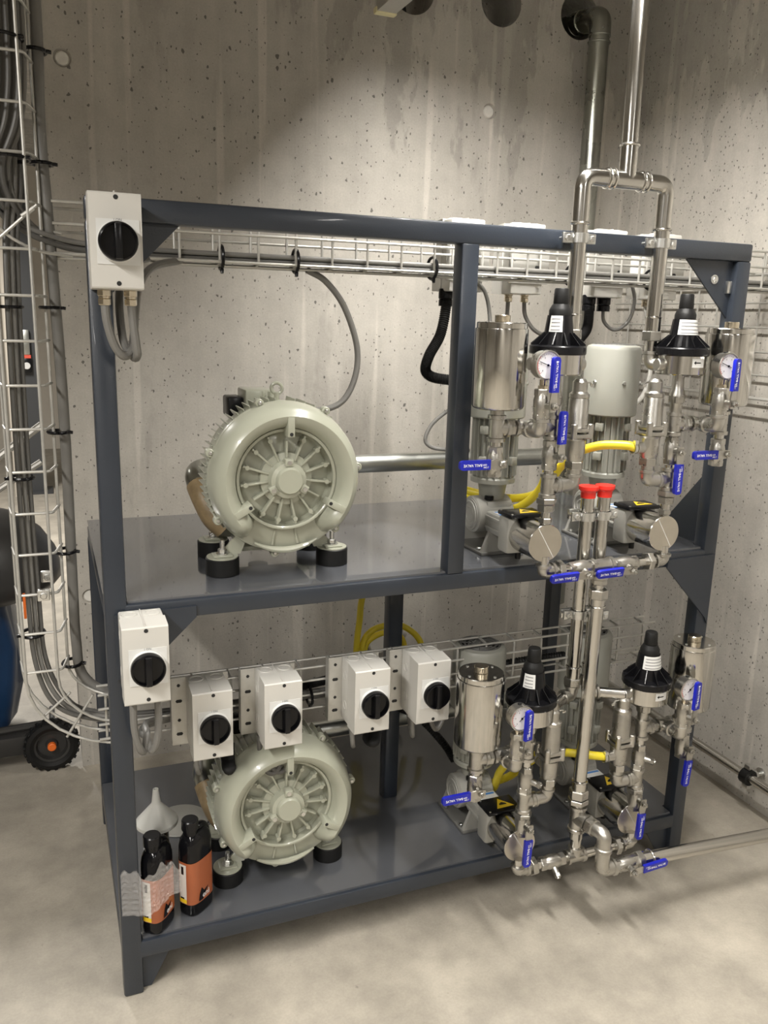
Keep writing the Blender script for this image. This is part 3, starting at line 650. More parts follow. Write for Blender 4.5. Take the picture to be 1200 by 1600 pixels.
def stem_valve(c, ax, st, label):
    c = V(c); ax = V(ax).normalized(); st = V(st).normalized(); t = thing('ball_valve', label, 'valve', c, 'ball valves without handle')
    MB().lathe([(0, -.036), (.0155, -.036), (.0195, -.020), (.0215, -.012), (.0215, .012), (.0195, .020), (.0155, .036), (0, .036)], c, ax, 24).build('body', 'cast_steel', t)
    for s_ in (-1, 1): MB().hexn(c + ax * s_ * .022, c + ax * s_ * .042, .0205).build('end_hexagon', 'cast_steel', t)
    MB().cyl(c + st * .014, c + st * .038, .0095, 12).hexn(c + st * .038, c + st * .048, .0105, .001).cyl(c + st * .048, c + st * .052, .006, 10).build('stem', 'cast_steel', t)
CY = -.09
def assembly(S, cx, sd, up_):
    """piping above one pump; sd = -1: damper to the left, +1: to the right; up_ 1 upper shelf"""
    dl = 0 if up_ else -.024
    side = 'left-hand' if sd < 0 else 'right-hand'; lev = 'upper' if up_ else 'lower'
    z_un, z_t1, z_v, z_t2 = S + (.193 if up_ else .180), S + (.248 if up_ else .236), S + (.330 if up_ else .308), S + (.405 if up_ else .402)
    z_rb = S + (.542 if up_ else .500)
    t = thing('outlet_pipework', 'cast steel tee fittings rising from the %s pump of the %s shelf' % (side, lev), 'pipework', (cx, CY, S + .14), 'pump outlet pipework')
    nip(t, (cx, CY, S + .138), (cx, CY, z_un)); nut(t, (cx, CY, S + .146), (cx, CY, S + .160), .019)
    nut(t, (cx, CY, z_un - .016), (cx, CY, z_un + .004)); nut(t, (cx, CY, z_un + .006), (cx, CY, z_un + .022), .0275)
    rx = cx - sd * .078
    tee(t, (cx, CY, z_t1), (0, 0, 1), (-sd, 0, 0))
    elbow(t, (cx - sd * .032, CY, z_t1), (rx, CY, z_t1), (rx, CY, z_t1 + .030))
    nip(t, (cx, CY, z_t1 + .03), (cx, CY, z_v - .03)); nip(t, (cx, CY, z_v + .03), (cx, CY, z_t2 - .03))
    tee(t, (cx, CY, z_t2), (0, 0, 1), (sd, 0, 0))
    # run to the gauge and the damper
    gx, dx, gy = cx + sd * .084, cx + sd * .166, -.165
    nip(t, (cx + sd * .030, CY, z_t2), (gx - sd * .03, CY, z_t2)); nut(t, (cx + sd * .036, CY, z_t2), (cx + sd * .050, CY, z_t2), .021)
    tee(t, (gx, CY, z_t2), (1, 0, 0), (0, -1, 0), .03)
    elbow(t, (gx, CY - .03, z_t2), (gx, gy, z_t2), (gx, gy, z_t2 + .032))
    nip(t, (gx + sd * .028, CY, z_t2), (dx - sd * .026, CY, z_t2)); nut(t, (gx + sd * .032, CY, z_t2), (gx + sd * .046, CY, z_t2), .021)
    tee(t, (dx, CY, z_t2), (0, 0, 1), (-sd, 0, 0), .034, .020)
    nip(t, (dx, CY, z_t2 + .03), (dx, CY, z_t2 + .048), .014)
    nip(t, (dx, CY, z_t2 - .03), (dx, CY, z_t2 - .060), .0145)
    # reducer up to the regulator
    MB().lathe([(0, .032), (.0165, .032), (.0165, .052), (.0215, .062), (.0215, .082), (.0165, .095), (.015, .11), (.015, z_rb - z_t2), (0, z_rb - z_t2)], (cx, CY, z_t2), (0, 0, 1), 6 if 0 else 20).build('reducer', 'cast_steel', t)
    nut(t, (cx, CY, z_t2 + .058), (cx, CY, z_t2 + .078), .0235)
    # things on it
    regulator((cx, CY, z_rb), 'black domed pressure regulator on the %s pipework of the %s shelf' % (side, lev), 0)
    damper((dx, CY, z_t2 + .050), 'polished steel damper cylinder on the %s side of the %s pipework' % ('left' if sd < 0 else 'right', lev))
    relief((rx, CY, z_t1 + .030), 'cast steel relief valve beside the %s regulator of the %s shelf' % (side, lev), 0 if sd < 0 else PI)
    zg = z_t2 + (.165 if up_ else .155)
    g = make_gauge('round white pressure gauge in front of the %s regulator of the %s shelf' % (side, lev), 160 if up_ else 42)
    g.location = (gx, gy, zg)
    nrm = (0, -1, 0); H = 'blue handled ball valve '
    ball_valve('A', (gx, gy, z_t2 + .066), (.25, -1, 0), (0.0, 0, 1), H + 'below the %s pressure gauge of the %s shelf' % (side, lev))
    if up_:
        if sd < 0: ball_valve('A', (cx, CY, z_v), (.25, -1, 0), (0, 0, 1), H + 'on the left-hand standing pipe of the upper shelf, handle up')
        else: ball_valve('A', (cx, CY, z_v), (.25, -1, 0), (.02, 0, -1), H + 'on the right-hand standing pipe of the upper shelf, handle hanging down')
        ball_valve('B', (dx, CY, z_t2 - .086), nrm, (-1, 0, 0), H + 'under the %s damper of the upper shelf, handle pointing left' % side)
    else:
        ball_valve('A', (cx, CY - .004, S + .168), (.30, -.95, 0), (-.03, .0, -1), H + 'hanging before the %s lower pump head' % side)
        stem_valve((cx, CY, z_v), (0, 0, 1), (.55, -.8, -.1), 'cast steel valve without handle on the %s lower standing pipe' % side)
        if sd < 0: ball_valve('B', (dx, CY, z_t2 - .086), nrm, (-1, 0, 0), H + 'under the left damper of the lower shelf, handle pointing left')
        else: ball_valve('A', (dx, CY, z_t2 - .086), nrm, (-.06, 0, -1), H + 'under the right damper of the lower shelf, handle hanging down')
    return dict(rx=rx, z_t1=z_t1, z_rb=z_rb, z_t2=z_t2)
A1 = assembly(SU, 1.131, -1, 1); A2 = assembly(SU, 1.531, 1, 1)
A3 = assembly(SL, 1.128, -1, 0); A4 = assembly(SL, 1.531, 1, 0)
# flow labels on regulators
for o, nm in zip(regs_used, ('l', 'r', 'l2', 'r2')):
    if nm in ('r', 'r2'): q = reg_label(o, 205, 335, .107, .147, .0378, .0324, 'paper_label', 'label_white')
    else: q = reg_label(o, 195, 250, .107, .147, .0378, .0324, 'paper_label', 'label_white')
    for i_ in range(4):
        z0 = .111 + i_ * .009; rr = .0382 - (z0 - .107) * .135
        reg_label(o, 215 if nm[0] == 'r' else 203, 320 if nm[0] == 'r' else 240, z0, z0 + .0022, rr, rr - .0002, 'label_print', 'grey_print')
    if nm[0] == 'r':
        reg_label(o, 256, 292, .022, .046, .0665, .0665, 'flow_label', 'label_white')
        reg_label(o, 264, 280, .033, .036, .0669, .0669, 'flow_arrow', 'black_plastic')
        mb = MB(); a_ = [(R(260), .0345), (R(265), .029), (R(265), .040)]
        mb.add([V((.067 * math.cos(q_), .067 * math.sin(q_), z_)) for q_, z_ in a_], [(0, 1, 2)]).build('flow_arrow_tip', 'black_plastic', o, world=False)

# ---------------------------------------------------------------- pipes
def press_bead(t, p, d, r): MB().torus(p, d, r + .001, .0035, 28, 8).build('press_bead', 'pipe_steel', t)
def press_sleeve(t, p, q, r): MB().cyl(p, q, r + .0018, 24).build('sleeve', 'pipe_steel', t)
RP = .0205; zt = 2.128; PY = -.045
t = thing('supply_riser', 'bright steel riser pipe splitting into a double bend above the rack', 'pipe', (1.33, PY, 2.13), None)
MB().cyl((1.333, PY, zt + .07), (1.318, PY, 3.395), RP, 28).build('riser', 'pipe_steel', t)
MB().lathe([(0, 0), (RP + .002, 0), (RP + .002, .085), (0, .085)], (1.333, PY, zt), (0, 0, 1), 28).build('tee_neck', 'pipe_steel', t)
press_bead(t, (1.333, PY, zt + .085), (0, 0, 1), RP + .002)
MB().cyl((1.265, PY, zt), (1.40, PY, zt), RP + .002, 28).build('tee_run', 'pipe_steel', t)
for x in (1.272, 1.288, 1.378, 1.394): press_bead(t, (x, PY, zt), (1, 0, 0), RP + .002)
for x0, xe in ((1.265, 1.2005), (1.40, 1.4615)):
    MB().tube(rnd([(x0, PY, zt), (xe, PY, zt), (xe, PY, zt - .11)], .06, 12), RP + .001, 28).build('bend', 'pipe_steel', t)
    press_bead(t, (xe, PY, zt - .115), (0, 0, 1), RP + .001)
    MB().cyl((xe, PY, zt - .10), (xe, PY, A1['z_rb'] + .12), RP, 28).build('drop_pipe', 'pipe_steel', t)
    zf = A1['z_rb'] + .026
    press_bead(t, (xe, PY, zf + .125), (0, 0, 1), RP - .002); MB().cyl((xe, PY, zf + .085), (xe, PY, zf + .125), RP + .001, 24).build('sleeve', 'pipe_steel', t)
    nut(t, (xe, PY, zf + .062), (xe, PY, zf + .088), .0275); nip(t, (xe, PY, zf + .03), (xe, PY, zf + .064), .016)
    cx = 1.131 if xe < 1.3 else 1.531
    elbow(t, (xe, PY, zf + .034), (xe, PY, zf), (xe + (.02 if xe > 1.3 else -.02), CY + .015, zf))
def pipe_clamp(pos, label, group='zinc pipe clamps', post=True):
    x, y, z = pos; t = thing('pipe_clamp', label, 'clamp', pos, group)
    MB().lathe([(.0212, -.012), (.0245, -.012), (.0245, .012), (.0212, .012)], pos, (0, 0, 1), 28).build('band', 'zinc', t)
    for s_ in (-1, 1):
        q = MB().bx(x + s_ * .023, x + s_ * .050, y - .004, y + .004, z - .013, z + .013, .002).build('ear', 'zinc', t)
        MB().hexn((x + s_ * .037, y - .003, z), (x + s_ * .037, y - .011, z), .0085).cyl((x + s_ * .037, y, z), (x + s_ * .037, y + .03, z), .004, 10).build('clamp_bolt', 'zinc', q)
    if post: MB().bx(x - .018, x + .018, y + .024, y + .0445, z - .01, z + .01).build('mount', 'zinc', t)
    return t
pipe_clamp((1.2005, PY, 1.977), 'zinc clamp holding the left drop pipe to the top beam')
pipe_clamp((1.4615, PY, 1.978), 'zinc clamp holding the right drop pipe to the top beam')

# capped standing pipes and their elbows to the lower regulators
zr = A3['z_rb'] + .026
for x, s_, cx, nm in ((1.296, -1, 1.128, 'left'), (1.351, 1, 1.531, 'right')):
    t = thing('standing_pipe', '%s one of the two polished standing pipes with red end caps' % nm, 'pipe', (x, PY, zr))
    MB().cyl((x, PY, zr + .06), (x, PY, 1.30), .0185, 28).build('tube', 'pipe_steel', t)
    MB().lathe([(0, 0), (.021, 0), (.021, .016), (.0225, .018), (.0275, .024), (.0275, .033), (0, .033)], (x, PY, 1.289), (0, 0, 1), 28).build('red_end_cap', 'red_cap', t)
    press_bead(t, (x, PY, zr + .092), (0, 0, 1), .019); MB().cyl((x, PY, zr + .055), (x, PY, zr + .092), .0205, 24).build('sleeve', 'pipe_steel', t)
    nut(t, (x, PY, zr + .034), (x, PY, zr + .058), .0265)
    elbow(t, (x, PY, zr + .034), (x, PY, zr), (x + s_ * .034, PY - .005, zr))
    MB().cyl((x + s_ * .03, PY - .005, zr), (cx - s_ * .078, CY, zr), .0165, 20).build('branch', 'pipe_steel', t)
pipe_clamp((1.296, PY, 1.236), 'zinc clamp just under the left red cap', post=False); pipe_clamp((1.351, PY, 1.236), 'zinc clamp just under the right red cap', post=False)
pipe_clamp((1.296, PY, .945), 'zinc clamp on the left standing pipe below the upper manifold', post=False); pipe_clamp((1.351, PY, .930), 'zinc clamp on the right standing pipe below the upper manifold', post=False)
for z in (1.236, .938): one('clamp_bar', MB().bx(1.258, 1.392, PY + .028, PY + .038, z - .014, z + .014, .002).bx(1.318, 1.329, PY + .0, PY + .03, z - .011, z + .011), 'zinc', 'zinc bar joining the pipe clamps ' + ('under the red caps' if z > 1 else 'below the upper manifold'), 'bar')

def manifold(z, y, x0, x1, S, label, low):
    t = thing('suction_manifold', label, 'pipework', ((x0 + x1) / 2, y, z), 'suction manifolds')
    ph = S + .044; xm = 1.318
    for x, s_ in ((x0, 1), (x1, -1)):
        elbow(t, (x, y, ph - .012), (x, y, z), (x + s_ * .034, y, z)); nip(t, (x, y, ph + .01), (x, y, ph - .02), .0135)
        nut(t, (x + s_ * .042, y, z), (x + s_ * .060, y, z), .0275); nip(t, (x + s_ * .03, y, z), (x + s_ * .10, y, z))
        nip(t, (x + s_ * .13, y, z), (xm - s_ * .03, y, z))
    if low: tee(t, (xm, y, z), (1, 0, 0), (0, 0, 1)); nip(t, (xm, y, z + .03), (xm, y, z + .075), .0165)
    else: tee(t, (xm, y, z), (1, 0, 0), (0, 0, -1), .036, .0205)
    return t
H = 'blue handled ball valve '
manifold(1.103, -.10, 1.131, 1.533, SU, 'cast steel pipe run joining both pump heads of the upper shelf', False)
ball_valve('A', (1.252, -.10, 1.103), (0, -1, -.25), (-1, 0, -.02), H + 'on the upper pump-joining pipe, left of its tee')
ball_valve('A', (1.400, -.10, 1.103), (0, -1, -.25), (-1, 0, -.02), H + 'on the upper pump-joining pipe, right of its tee')
manifold(.180, -.10, 1.118, 1.522, SL, 'cast steel pipe run joining both pump heads of the lower shelf', True)
# its valves show stems only
stem_valve((1.236, -.10, .180), (1, 0, 0), (0, -.8, -.55), 'cast steel valve without handle on the lowest pipe run, left of its tee')

# pipe from the upper manifold down to the lower tee, with the outlet branch
t = thing('feed_pipe', 'long polished pipe between the upper pump-joining pipe and the floor-level tee', 'pipe', (1.315, -.10, .3))
FX, FY = 1.315, -.10
nut(t, (FX + .003, FY, 1.066), (FX + .003, FY, 1.05), .022); nip(t, (FX + .003, FY, 1.05), (FX + .003, FY, 1.03)); nut(t, (FX + .003, FY, 1.035), (FX + .003, FY, 1.008), .0275)
press_bead(t, (FX + .003, FY, .985), (0, 0, 1), .020); MB().cyl((FX + .003, FY, .985), (FX + .003, FY, 1.01), .0215, 24).build('sleeve', 'pipe_steel', t)
MB().cyl((FX + .003, FY, .99), (FX - .003, FY, .41), .0195, 28).build('tube', 'pipe_steel', t)
MB().cyl((FX - .003, FY, .405), (FX - .003, FY, .435), .0215, 24).build('sleeve', 'pipe_steel', t); press_bead(t, (FX - .003, FY, .436), (0, 0, 1), .020)
nut(t, (FX - .003, FY, .408), (FX - .003, FY, .38), .029); nut(t, (FX - .003, FY, .378), (FX - .003, FY, .362), .031); nip(t, (FX, FY, .37), (FX, FY, .34), .018)
tee(t, (FX, FY, .312), (0, 0, 1), (.25, -1, 0), .042, .023)
nip(t, (FX, FY, .275), (FX, FY, .245), .021)
bd = V((.25, -1, 0)).normalized(); b0 = V((FX, FY, .312)); e1 = b0 + bd * .105
nut(t, b0 + bd * .043, b0 + bd * .066, .0275)
elbow(t, b0 + bd * .06, e1, e1 + V((0, 0, -.05)), .0215)
e2 = V((e1.x, e1.y, .196))
elbow(t, e1 + V((0, 0, -.045)), e2, e2 + V((.045, 0, 0)), .0215)
nip(t, e2 + V((.04, 0, 0)), e2 + V((.06, 0, 0)), .0165)
ball_valve('A', e2 + V((.088, 0, 0)), (.1, -1, -.1), (1, 0, .05), H + 'on the floor-level outlet pipe, handle pointing right')
t = thing('outlet_pipe', 'polished outlet pipe running low to the right towards the concrete wall', 'pipe', (1.7, -.2, .17))
p0 = e2 + V((.125, 0, 0)); p1 = V((2.29, -.2, .142))
nut(t, p0, p0 + V((.02, 0, -.001)), .0275); MB().cyl(p0 + V((.015, 0, 0)), p0 + V((.05, 0, -.002)), .0225, 24).build('sleeve', 'pipe_steel', t); press_bead(t, p0 + V((.05, 0, -.002)), p1 - p0, .0215)
MB().cyl(p0 + V((.02, 0, 0)), p1, .0205, 28).build('tube', 'pipe_steel', t)
# ================================================================ ROTARY SWITCHES
T_ON = text_mesh('I ON', .0075); T_O = text_mesh('O', .0085); T_OFF = text_mesh('OFF', .006)
SWG = 'white rotary switch boxes'
def make_switch():
    t = thing('rotary_switch', '', 'switch', (0, 0, 0), SWG); h = .19
    MB().bx(-.049, .049, -.060, 0, 0, h - .002, .004).build('base', 'white_plastic', t)
    MB().prism([(-.0605, -.001), (-.118, .001), (-.120, .004), (-.120, h - .006), (-.117, h - .003), (-.0605, h)], (-.051, 0, 0), (0, 1, 0), (0, 0, 1), (1, 0, 0), .102).build('lid', 'white_plastic', t)
    MB().bx(-.0012, .0012, -.114, -.004, h - .006, h + .0006).build('lid_seam', 'strip_grey', t)
    MB().prism([(-.038, .048), (.046, .048), (.046, .136), (-.038, .136)], (0, -.1203, 0), (1, 0, 0), (0, 0, 1), (0, -1, 0), .0012).build('front_plate', 'label_white', t)
    for z in (.0115, .178): MB().cyl((.002, -.1195, z), (.002, -.1206, z), .0048, 14).build('screw_hole', 'black_matte', t)
    for x in (-.026, .026): MB().torus((x, -.030, h - .0015), (0, 0, 1), .017, .0016, 28, 6).build('knockout', 'white_plastic', t)
    for z in (.05, .14): MB().torus((-.049, -.03, z), (1, 0, 0), .012, .0009, 24, 6).build('knockout', 'white_plastic', t)
    MB().cyl((.002, -.1212, .092), (.002, -.130, .092), .0405, 44, bev=.002).build('collar', 'label_white', t)
    k = MB().lathe([(0, .130), (.0365, .130), (.0385, .132), (.0385, .146), (.037, .149), (.034, .150), (.033, .140), (0, .140)], (.002, 0, .092), (0, -1, 0), 48).build('rotary_knob', 'black_gloss', t)
    MB().bx(-.0055, .0095, -.158, -.139, .092 - .0345, .092 + .0345, .003).build('grip', 'black_plastic', k)
    put_text(T_ON, 'grey_print', t, (-.004, -.1217, .1345), (1, 0, 0), (0, 0, 1)); put_text(T_O, 'grey_print', t, (-.0365, -.1217, .100), (1, 0, 0), (0, 0, 1)); put_text(T_OFF, 'grey_print', t, (-.033, -.1217, .080), (0, 0, 1), (-1, 0, 0))
    return t
SW = make_switch(); sws = []
def switch(pos, label, rz=0):
    o = SW if not sws else clone(SW, label, pos); sws.append(o); o['label'] = label; o.location = pos; o.rotation_euler = (0, 0, rz); return o
switch((.052, -.001, 1.806), 'white rotary switch box at the top of the left front post')
switch((.077, -.008, .888), 'white rotary switch box on the left front post below the upper shelf')
for x, nm in ((.250, 'first'), (.436, 'second'), (.688, 'third'), (.874, 'fourth')):
    switch((x, .140, .638), 'white rotary switch box on the lower wire tray, %s from the left' % nm)
for x, nm in ((1.112, 'nearest the centre post'), (1.325, 'just right of the centre post'), (1.637, 'between the two drop pipes'), (1.858, 'nearest the right post')):
    switch((x, .405, 1.848), 'white switch box seen from behind on the upper tray, ' + nm, PI).scale = (1.15, 1, 1.125)
def perf_plate(x0, x1, y, z0, z1, label, holes, group='perforated mounting plates'):
    t = thing('mounting_plate', label, 'plate', ((x0 + x1) / 2, y, z0), group)
    MB().bx(x0, x1, y, y + .003, z0, z1, .0012).bx(x0, x0 + .003, y, y + .028, z0 + .004, z1 - .004).build('plate', 'tray_zinc', t)
    for hx, hz, l in holes: MB().prism([(hx - l, hz - .0045), (hx + l, hz - .0045), (hx + l + .003, hz), (hx + l, hz + .0045), (hx - l, hz + .0045), (hx - l - .003, hz)], (0, y - .0004, 0), (1, 0, 0), (0, 0, 1), (0, 1, 0), .001).build('slot', 'black_matte', t)
    return t
for x, nm in ((.250, 'first'), (.436, 'second'), (.688, 'third'), (.874, 'fourth')):
    perf_plate(x - .088, x + .064, .1415, .628, .822, 'perforated zinc plate behind the %s switch box of the lower tray' % nm, [(x - .068, .80, .002), (x - .068, .755, .006), (x - .068, .70, .002), (x - .068, .66, .006), (x + .058, .79, .001)])
for x, nm in ((1.112, 'nearest the centre post'), (1.325, 'right of the centre post'), (1.637, 'between the drop pipes'), (1.858, 'nearest the right post')):
    perf_plate(x - .072, x + .072, .398, 1.880, 2.02, 'perforated plate behind the upper tray switch box ' + nm, [(x - .05, 1.985, .004), (x + .05, 1.985, .004), (x - .052, 1.95, .002), (x + .03, 1.93, .006)])

# ================================================================ WIRE TRAYS
WR = .0038
def wire_tray(name, label, loc, longs, bars):
    t = thing(name, label, 'cable tray', loc, 'wire mesh cable trays')
    for p in longs: MB().tube(p, WR, 8).build('longitudinal_wire', 'tray_zinc', t)
    for p in bars: MB().tube(rnd(p, .012, 3), WR * .95, 8).build('cross_wire', 'tray_zinc', t)
    return t
fr = lambda a, b, s: [a + s * k for k in range(int((b - a) / s + 1e-6) + 1)]
# upper horizontal
longs = [[(-.06, y, z), (2.285, y, z)] for y, z in ((.28, 2.012), (.28, 1.962), (.28, 1.893), (.315, 1.885), (.35, 1.885), (.38, 1.889), (.38, 1.95), (.38, 2.006))]
bars = [[(x, .284, 2.016), (x, .284, 1.889), (x, .376, 1.8885), (x, .376, 2.01)] for x in fr(.034, 2.27, .1014)]
wire_tray('wire_tray', 'long wire mesh tray running behind the top beam of the rack', (1.1, .33, 1.89), longs, bars)
# lower horizontal
longs = [[(-.02, y, z), (1.775, y, z)] for y, z in ((.235, .786), (.18, .784), (.18, .744), (.18, .70), (.18, .658), (.235, .656))]
bars = [[(x, .239, .786), (x, .183, .783), (x, .183, .659), (x, .239, .657)] for x in fr(.03, 1.77, .1)]
wire_tray('wire_tray', 'wire mesh tray along the lower shelf carrying four switch boxes', (.9, .2, .65), longs, bars)
# vertical with a bend at its foot
def vb(x, y, rr):
    c = V((.06, y, .86)); pts = [(x, y, 3.3), (x, y, .86)]
    return pts
def foot(x0, z1, y, yb):
    """vertical wire that sweeps to the right at the bottom"""
    return [V((x0, y, 3.38)), V((x0, y, 2.05)), V((x0, y, .84))] + [V((x0 + (.055 - x0) * (1 - math.cos(a)), y + (yb - y) * (1 - math.cos(a)), .84 - (.84 - z1) * math.sin(a))) for a in [PI / 2 * k / 8 for k in range(1, 9)]]
longs = [foot(-.188, .640, .20, .18), foot(-.112, .700, .20, .18), foot(-.198, .645, .285, .235), foot(-.086, .745, .285, .235)]
bars = []
for z in fr(.86, 3.3, .1035): bars.append([(-.200, .290, z), (-.192, .203, z), (-.100, .203, z), (-.083, .290, z)])
bars += [[(-.150, .21, .735), (-.085, .21, .79)], [(-.10, .21, .665), (-.03, .21, .775)], [(0.0, .19, .64), (0, .19, .775)]]
wire_tray('wire_tray', 'vertical wire mesh tray at the left edge of the picture', (-.14, .24, .65), longs, bars)
# diagonal struts of the upper junction
t = thing('tray_junction', 'curved wire junction where the upper tray leaves the vertical tray', 'cable tray', (-.1, .25, 1.9), 'wire mesh cable trays')
for pts in ([(-.205, .21, 1.985), (-.165, .21, 1.93), (-.10, .22, 1.895), (-.02, .26, 1.886)], [(-.20, .30, 2.06), (-.15, .30, 1.99), (-.09, .30, 1.95), (-.04, .29, 1.94)]):
    MB().tube(crv(pts, 6), WR, 8).build('longitudinal_wire', 'tray_zinc', t)
MB().tube([(-.176, .205, 1.915), (-.092, .205, 1.992)], WR, 8).build('cross_wire', 'tray_zinc', t)
MB().tube([(-.125, .203, 1.965), (-.098, .203, 1.985)], .006, 8).build('cross_wire', 'tray_zinc', t)
for x, z, nm in ((-.168, 1.068, 'lower'), (-.158, 1.092, 'upper')):
    t = thing('tray_coupler', nm + ' of the two bright couplers clamped on the vertical wire tray', 'coupler', (x, .19, z), 'tray couplers')
    MB().box((x + .035, .192 if nm == 'lower' else .27, z), (.030, .012, .030), .003).build('clamp_plate', 'zinc', t)
    MB().hexn((x + .035, .185 if nm == 'lower' else .263, z), (x + .035, .178 if nm == 'lower' else .256, z), .009).build('bolt', 'zinc', t)
# tray on the right-hand wall
longs = [[(2.262, -.6, z), (2.262, 1.20, z)] for z in (1.52, 1.60, 1.68, 1.765, 1.85, 1.945)] + [[(2.225, -.6, z), (2.225, 1.20, z)] for z in (1.52, 1.945)]
bars = [[(2.225, y, 1.52), (2.262, y, 1.52), (2.262, y, 1.945), (2.225, y, 1.945)] for y in fr(-.55, 1.2, .103)]
wire_tray('wire_tray', 'wide wire mesh tray fixed on the right-hand concrete wall', (2.25, .3, 1.52), longs, bars)

# ================================================================ CABLES
def cable(name, pts, r, label, group=None, m='cable_grey', k=8, n=10): return one(name, MB().tube(crv(pts, k), r, n), m, label, 'cable', group)
TH = cable('thick_cable', [(-.066, .30, 3.38), (-.068, .30, 2.444), (-.074, .30, 2.174), (-.066, .30, 1.887), (-.059, .30, 1.5), (-.062, .30, 1.078), (-.062, .30, .898), (-.050, .29, .80), (.02, .27, .742), (.14, .215, .735)], .0135, 'single thick grey cable along the right side of the vertical tray', None, 'cable_grey', 10, 14)
ups = ['nearest the wall', 'second from the wall', 'in the middle', 'second from the front', 'nearest the front', 'lowest of all']
for i in range(6):
    dy = .298 + .0148 * (i // 2); dz = 1.898 + .0145 * (i % 2); x0 = -.150 + .0105 * i; yv = .230 + .0150 * (i % 2)
    cable('grey_cable', [(x0, yv, 3.38), (x0, yv, 2.45), (x0 - .012, yv + .005, 2.20), (x0 - .052, yv + .012, 2.075), (x0 - .030, yv + .022, 1.985), (-.075 + .002 * i, dy - .012, dz + .022), (.10, dy, dz + .003), (.6, dy, dz), (1.2, dy + .004, dz), (1.7, dy, dz + .002), (2.26, dy, dz)], .0068, 'grey cable lying in the upper wire tray, ' + ups[i], 'grey cables in the upper tray', 'cable_grey' if i % 2 else 'cable_dark')
for i in range(3):
    x0 = -.172 + .012 * i; yy = .222 + .012 * (i % 3)
    cable('grey_cable', [(x0 + .03, yy + .052, 3.38), (x0 + .03, yy + .050, 2.2), (x0 + .008, yy, 1.9), (x0, yy, 1.5), (x0 + .002, yy, 1.05), (x0 + .010, yy, .87), (x0 + .05 + .003 * i, yy, .755), (-.03, yy, .700 + .006 * i), (.10, .205, .690 + .008 * i), (.5, .207, .682 + .008 * i), (1.0, .207, .680 + .008 * i)], .0062, 'grey cable running down the vertical tray into the lower tray, ' + ups[i], 'grey cables in the vertical tray', 'cable_grey' if i % 2 else 'cable_dark')
# ties
def tie(c, axis, ra, rb, label, tail=(1, 0, -.2), r=.0044):
    a, u, v = basis(axis); c = V(c); t = thing('cable_tie', label, 'cable tie', c, 'black cable ties')
    pts = [c + u * ra * math.cos(2 * PI * k / 20) + v * rb * math.sin(2 * PI * k / 20) for k in range(21)]
    MB().tube(pts, r, 6).build('band', 'black_plastic', t)
    td = V(tail).normalized(); e = max([q for q in pts], key=lambda q: (q - c).dot(td))
    MB().box(e + td * .004, (.009, .008, .008), .001).tube([e, e + td * .012], r, 6).build('head', 'black_plastic', t)
    return t
for z, nm in ((2.335, 'highest'), (2.094, 'just above the tray junction'), (1.766, 'below the tray junction'), (1.462, 'level with the blower'), (1.150, 'level with the upper shelf'), (.838, 'lowest')):
    tie((-.075, .292, z), (0, 0, 1), .030, .024, 'black tie round the thick grey cable, ' + nm, (1, -.2, -.1))
for z, nm in ((2.338, 'highest'), (2.092, 'second from top')): tie((-.145, .235, z), (0, 0, 1), .052, .045, 'black tie round the whole bundle in the vertical tray, ' + nm, (1, -.5, 0), .004)
for z, nm in ((1.765, 'above the switch height'), (1.36, 'halfway up'), (.955, 'near the foot')): tie((-.165, .235, z), (0, 0, 1), .034, .028, 'black tie round the thin cables of the vertical tray, ' + nm, (-1, -.3, 0))
for x, nm in ((.345, 'first from the left'), (.545, 'second from the left'), (.95, 'beside the centre post'), (1.42, 'between the drop pipes'), (1.72, 'left of the right post'), (2.02, 'right of the right post')):
    tie((x, .305, 1.905), (1, 0, 0), .034, .030, 'black tie round the upper tray cables, ' + nm, (0, -.3, -1))
for x, nm in ((.56, 'between second and third switch'), (.02, 'at the left end')): tie((x, .200, .690), (1, 0, 0), .036, .028, 'black tie on the lower tray cables, ' + nm, (0, -.3, -1))

# cables of the front switches
def gland(x, y, z, label, m='nickel'):
    t = thing('cable_gland', label, 'gland', (x, y, z), 'cable glands')
    MB().hexn((x, y, z), (x, y, z - .014), .0145).cyl((x, y, z - .014), (x, y, z - .018), .012, 16).build('body', m, t)
    MB().hexn((x, y, z - .018), (x, y, z - .032), .0135).build('dome_nut', m, t)
gland(.028, -.06, 1.806, 'left brass gland under the topmost front switch box'); gland(.081, -.06, 1.806, 'right brass gland under the topmost front switch box')
cable('switch_cable', [(.028, -.06, 1.785), (.031, -.06, 1.74), (.045, -.055, 1.69), (.066, -.045, 1.668), (.085, -.02, 1.69), (.098, .03, 1.76), (.115, .09, 1.82), (.16, .20, 1.868), (.24, .30, 1.892)], .0092, 'left grey cable looping from the topmost switch box into the upper tray')
cable('switch_cable', [(.081, -.06, 1.785), (.085, -.06, 1.73), (.089, -.058, 1.69), (.091, -.05, 1.671), (.086, -.02, 1.665), (.07, .03, 1.70), (.07, .08, 1.80), (.10, .18, 1.87), (.16, .29, 1.892)], .0092, 'right grey cable hanging from the topmost switch box')
cable('switch_cable', [(.050, -.06, .888), (.050, -.06, .80), (.060, -.055, .745), (.072, -.04, .725), (.082, -.02, .76), (.085, .05, .745), (.11, .16, .70), (.2, .205, .69)], .0088, 'left grey cable looping under the lower post switch box')
cable('switch_cable', [(.106, -.06, .888), (.106, -.06, .80), (.099, -.055, .745), (.088, -.04, .725), (.080, -.015, .75), (.078, .06, .72), (.10, .17, .685), (.2, .21, .678)], .0088, 'right grey cable looping under the lower post switch box')
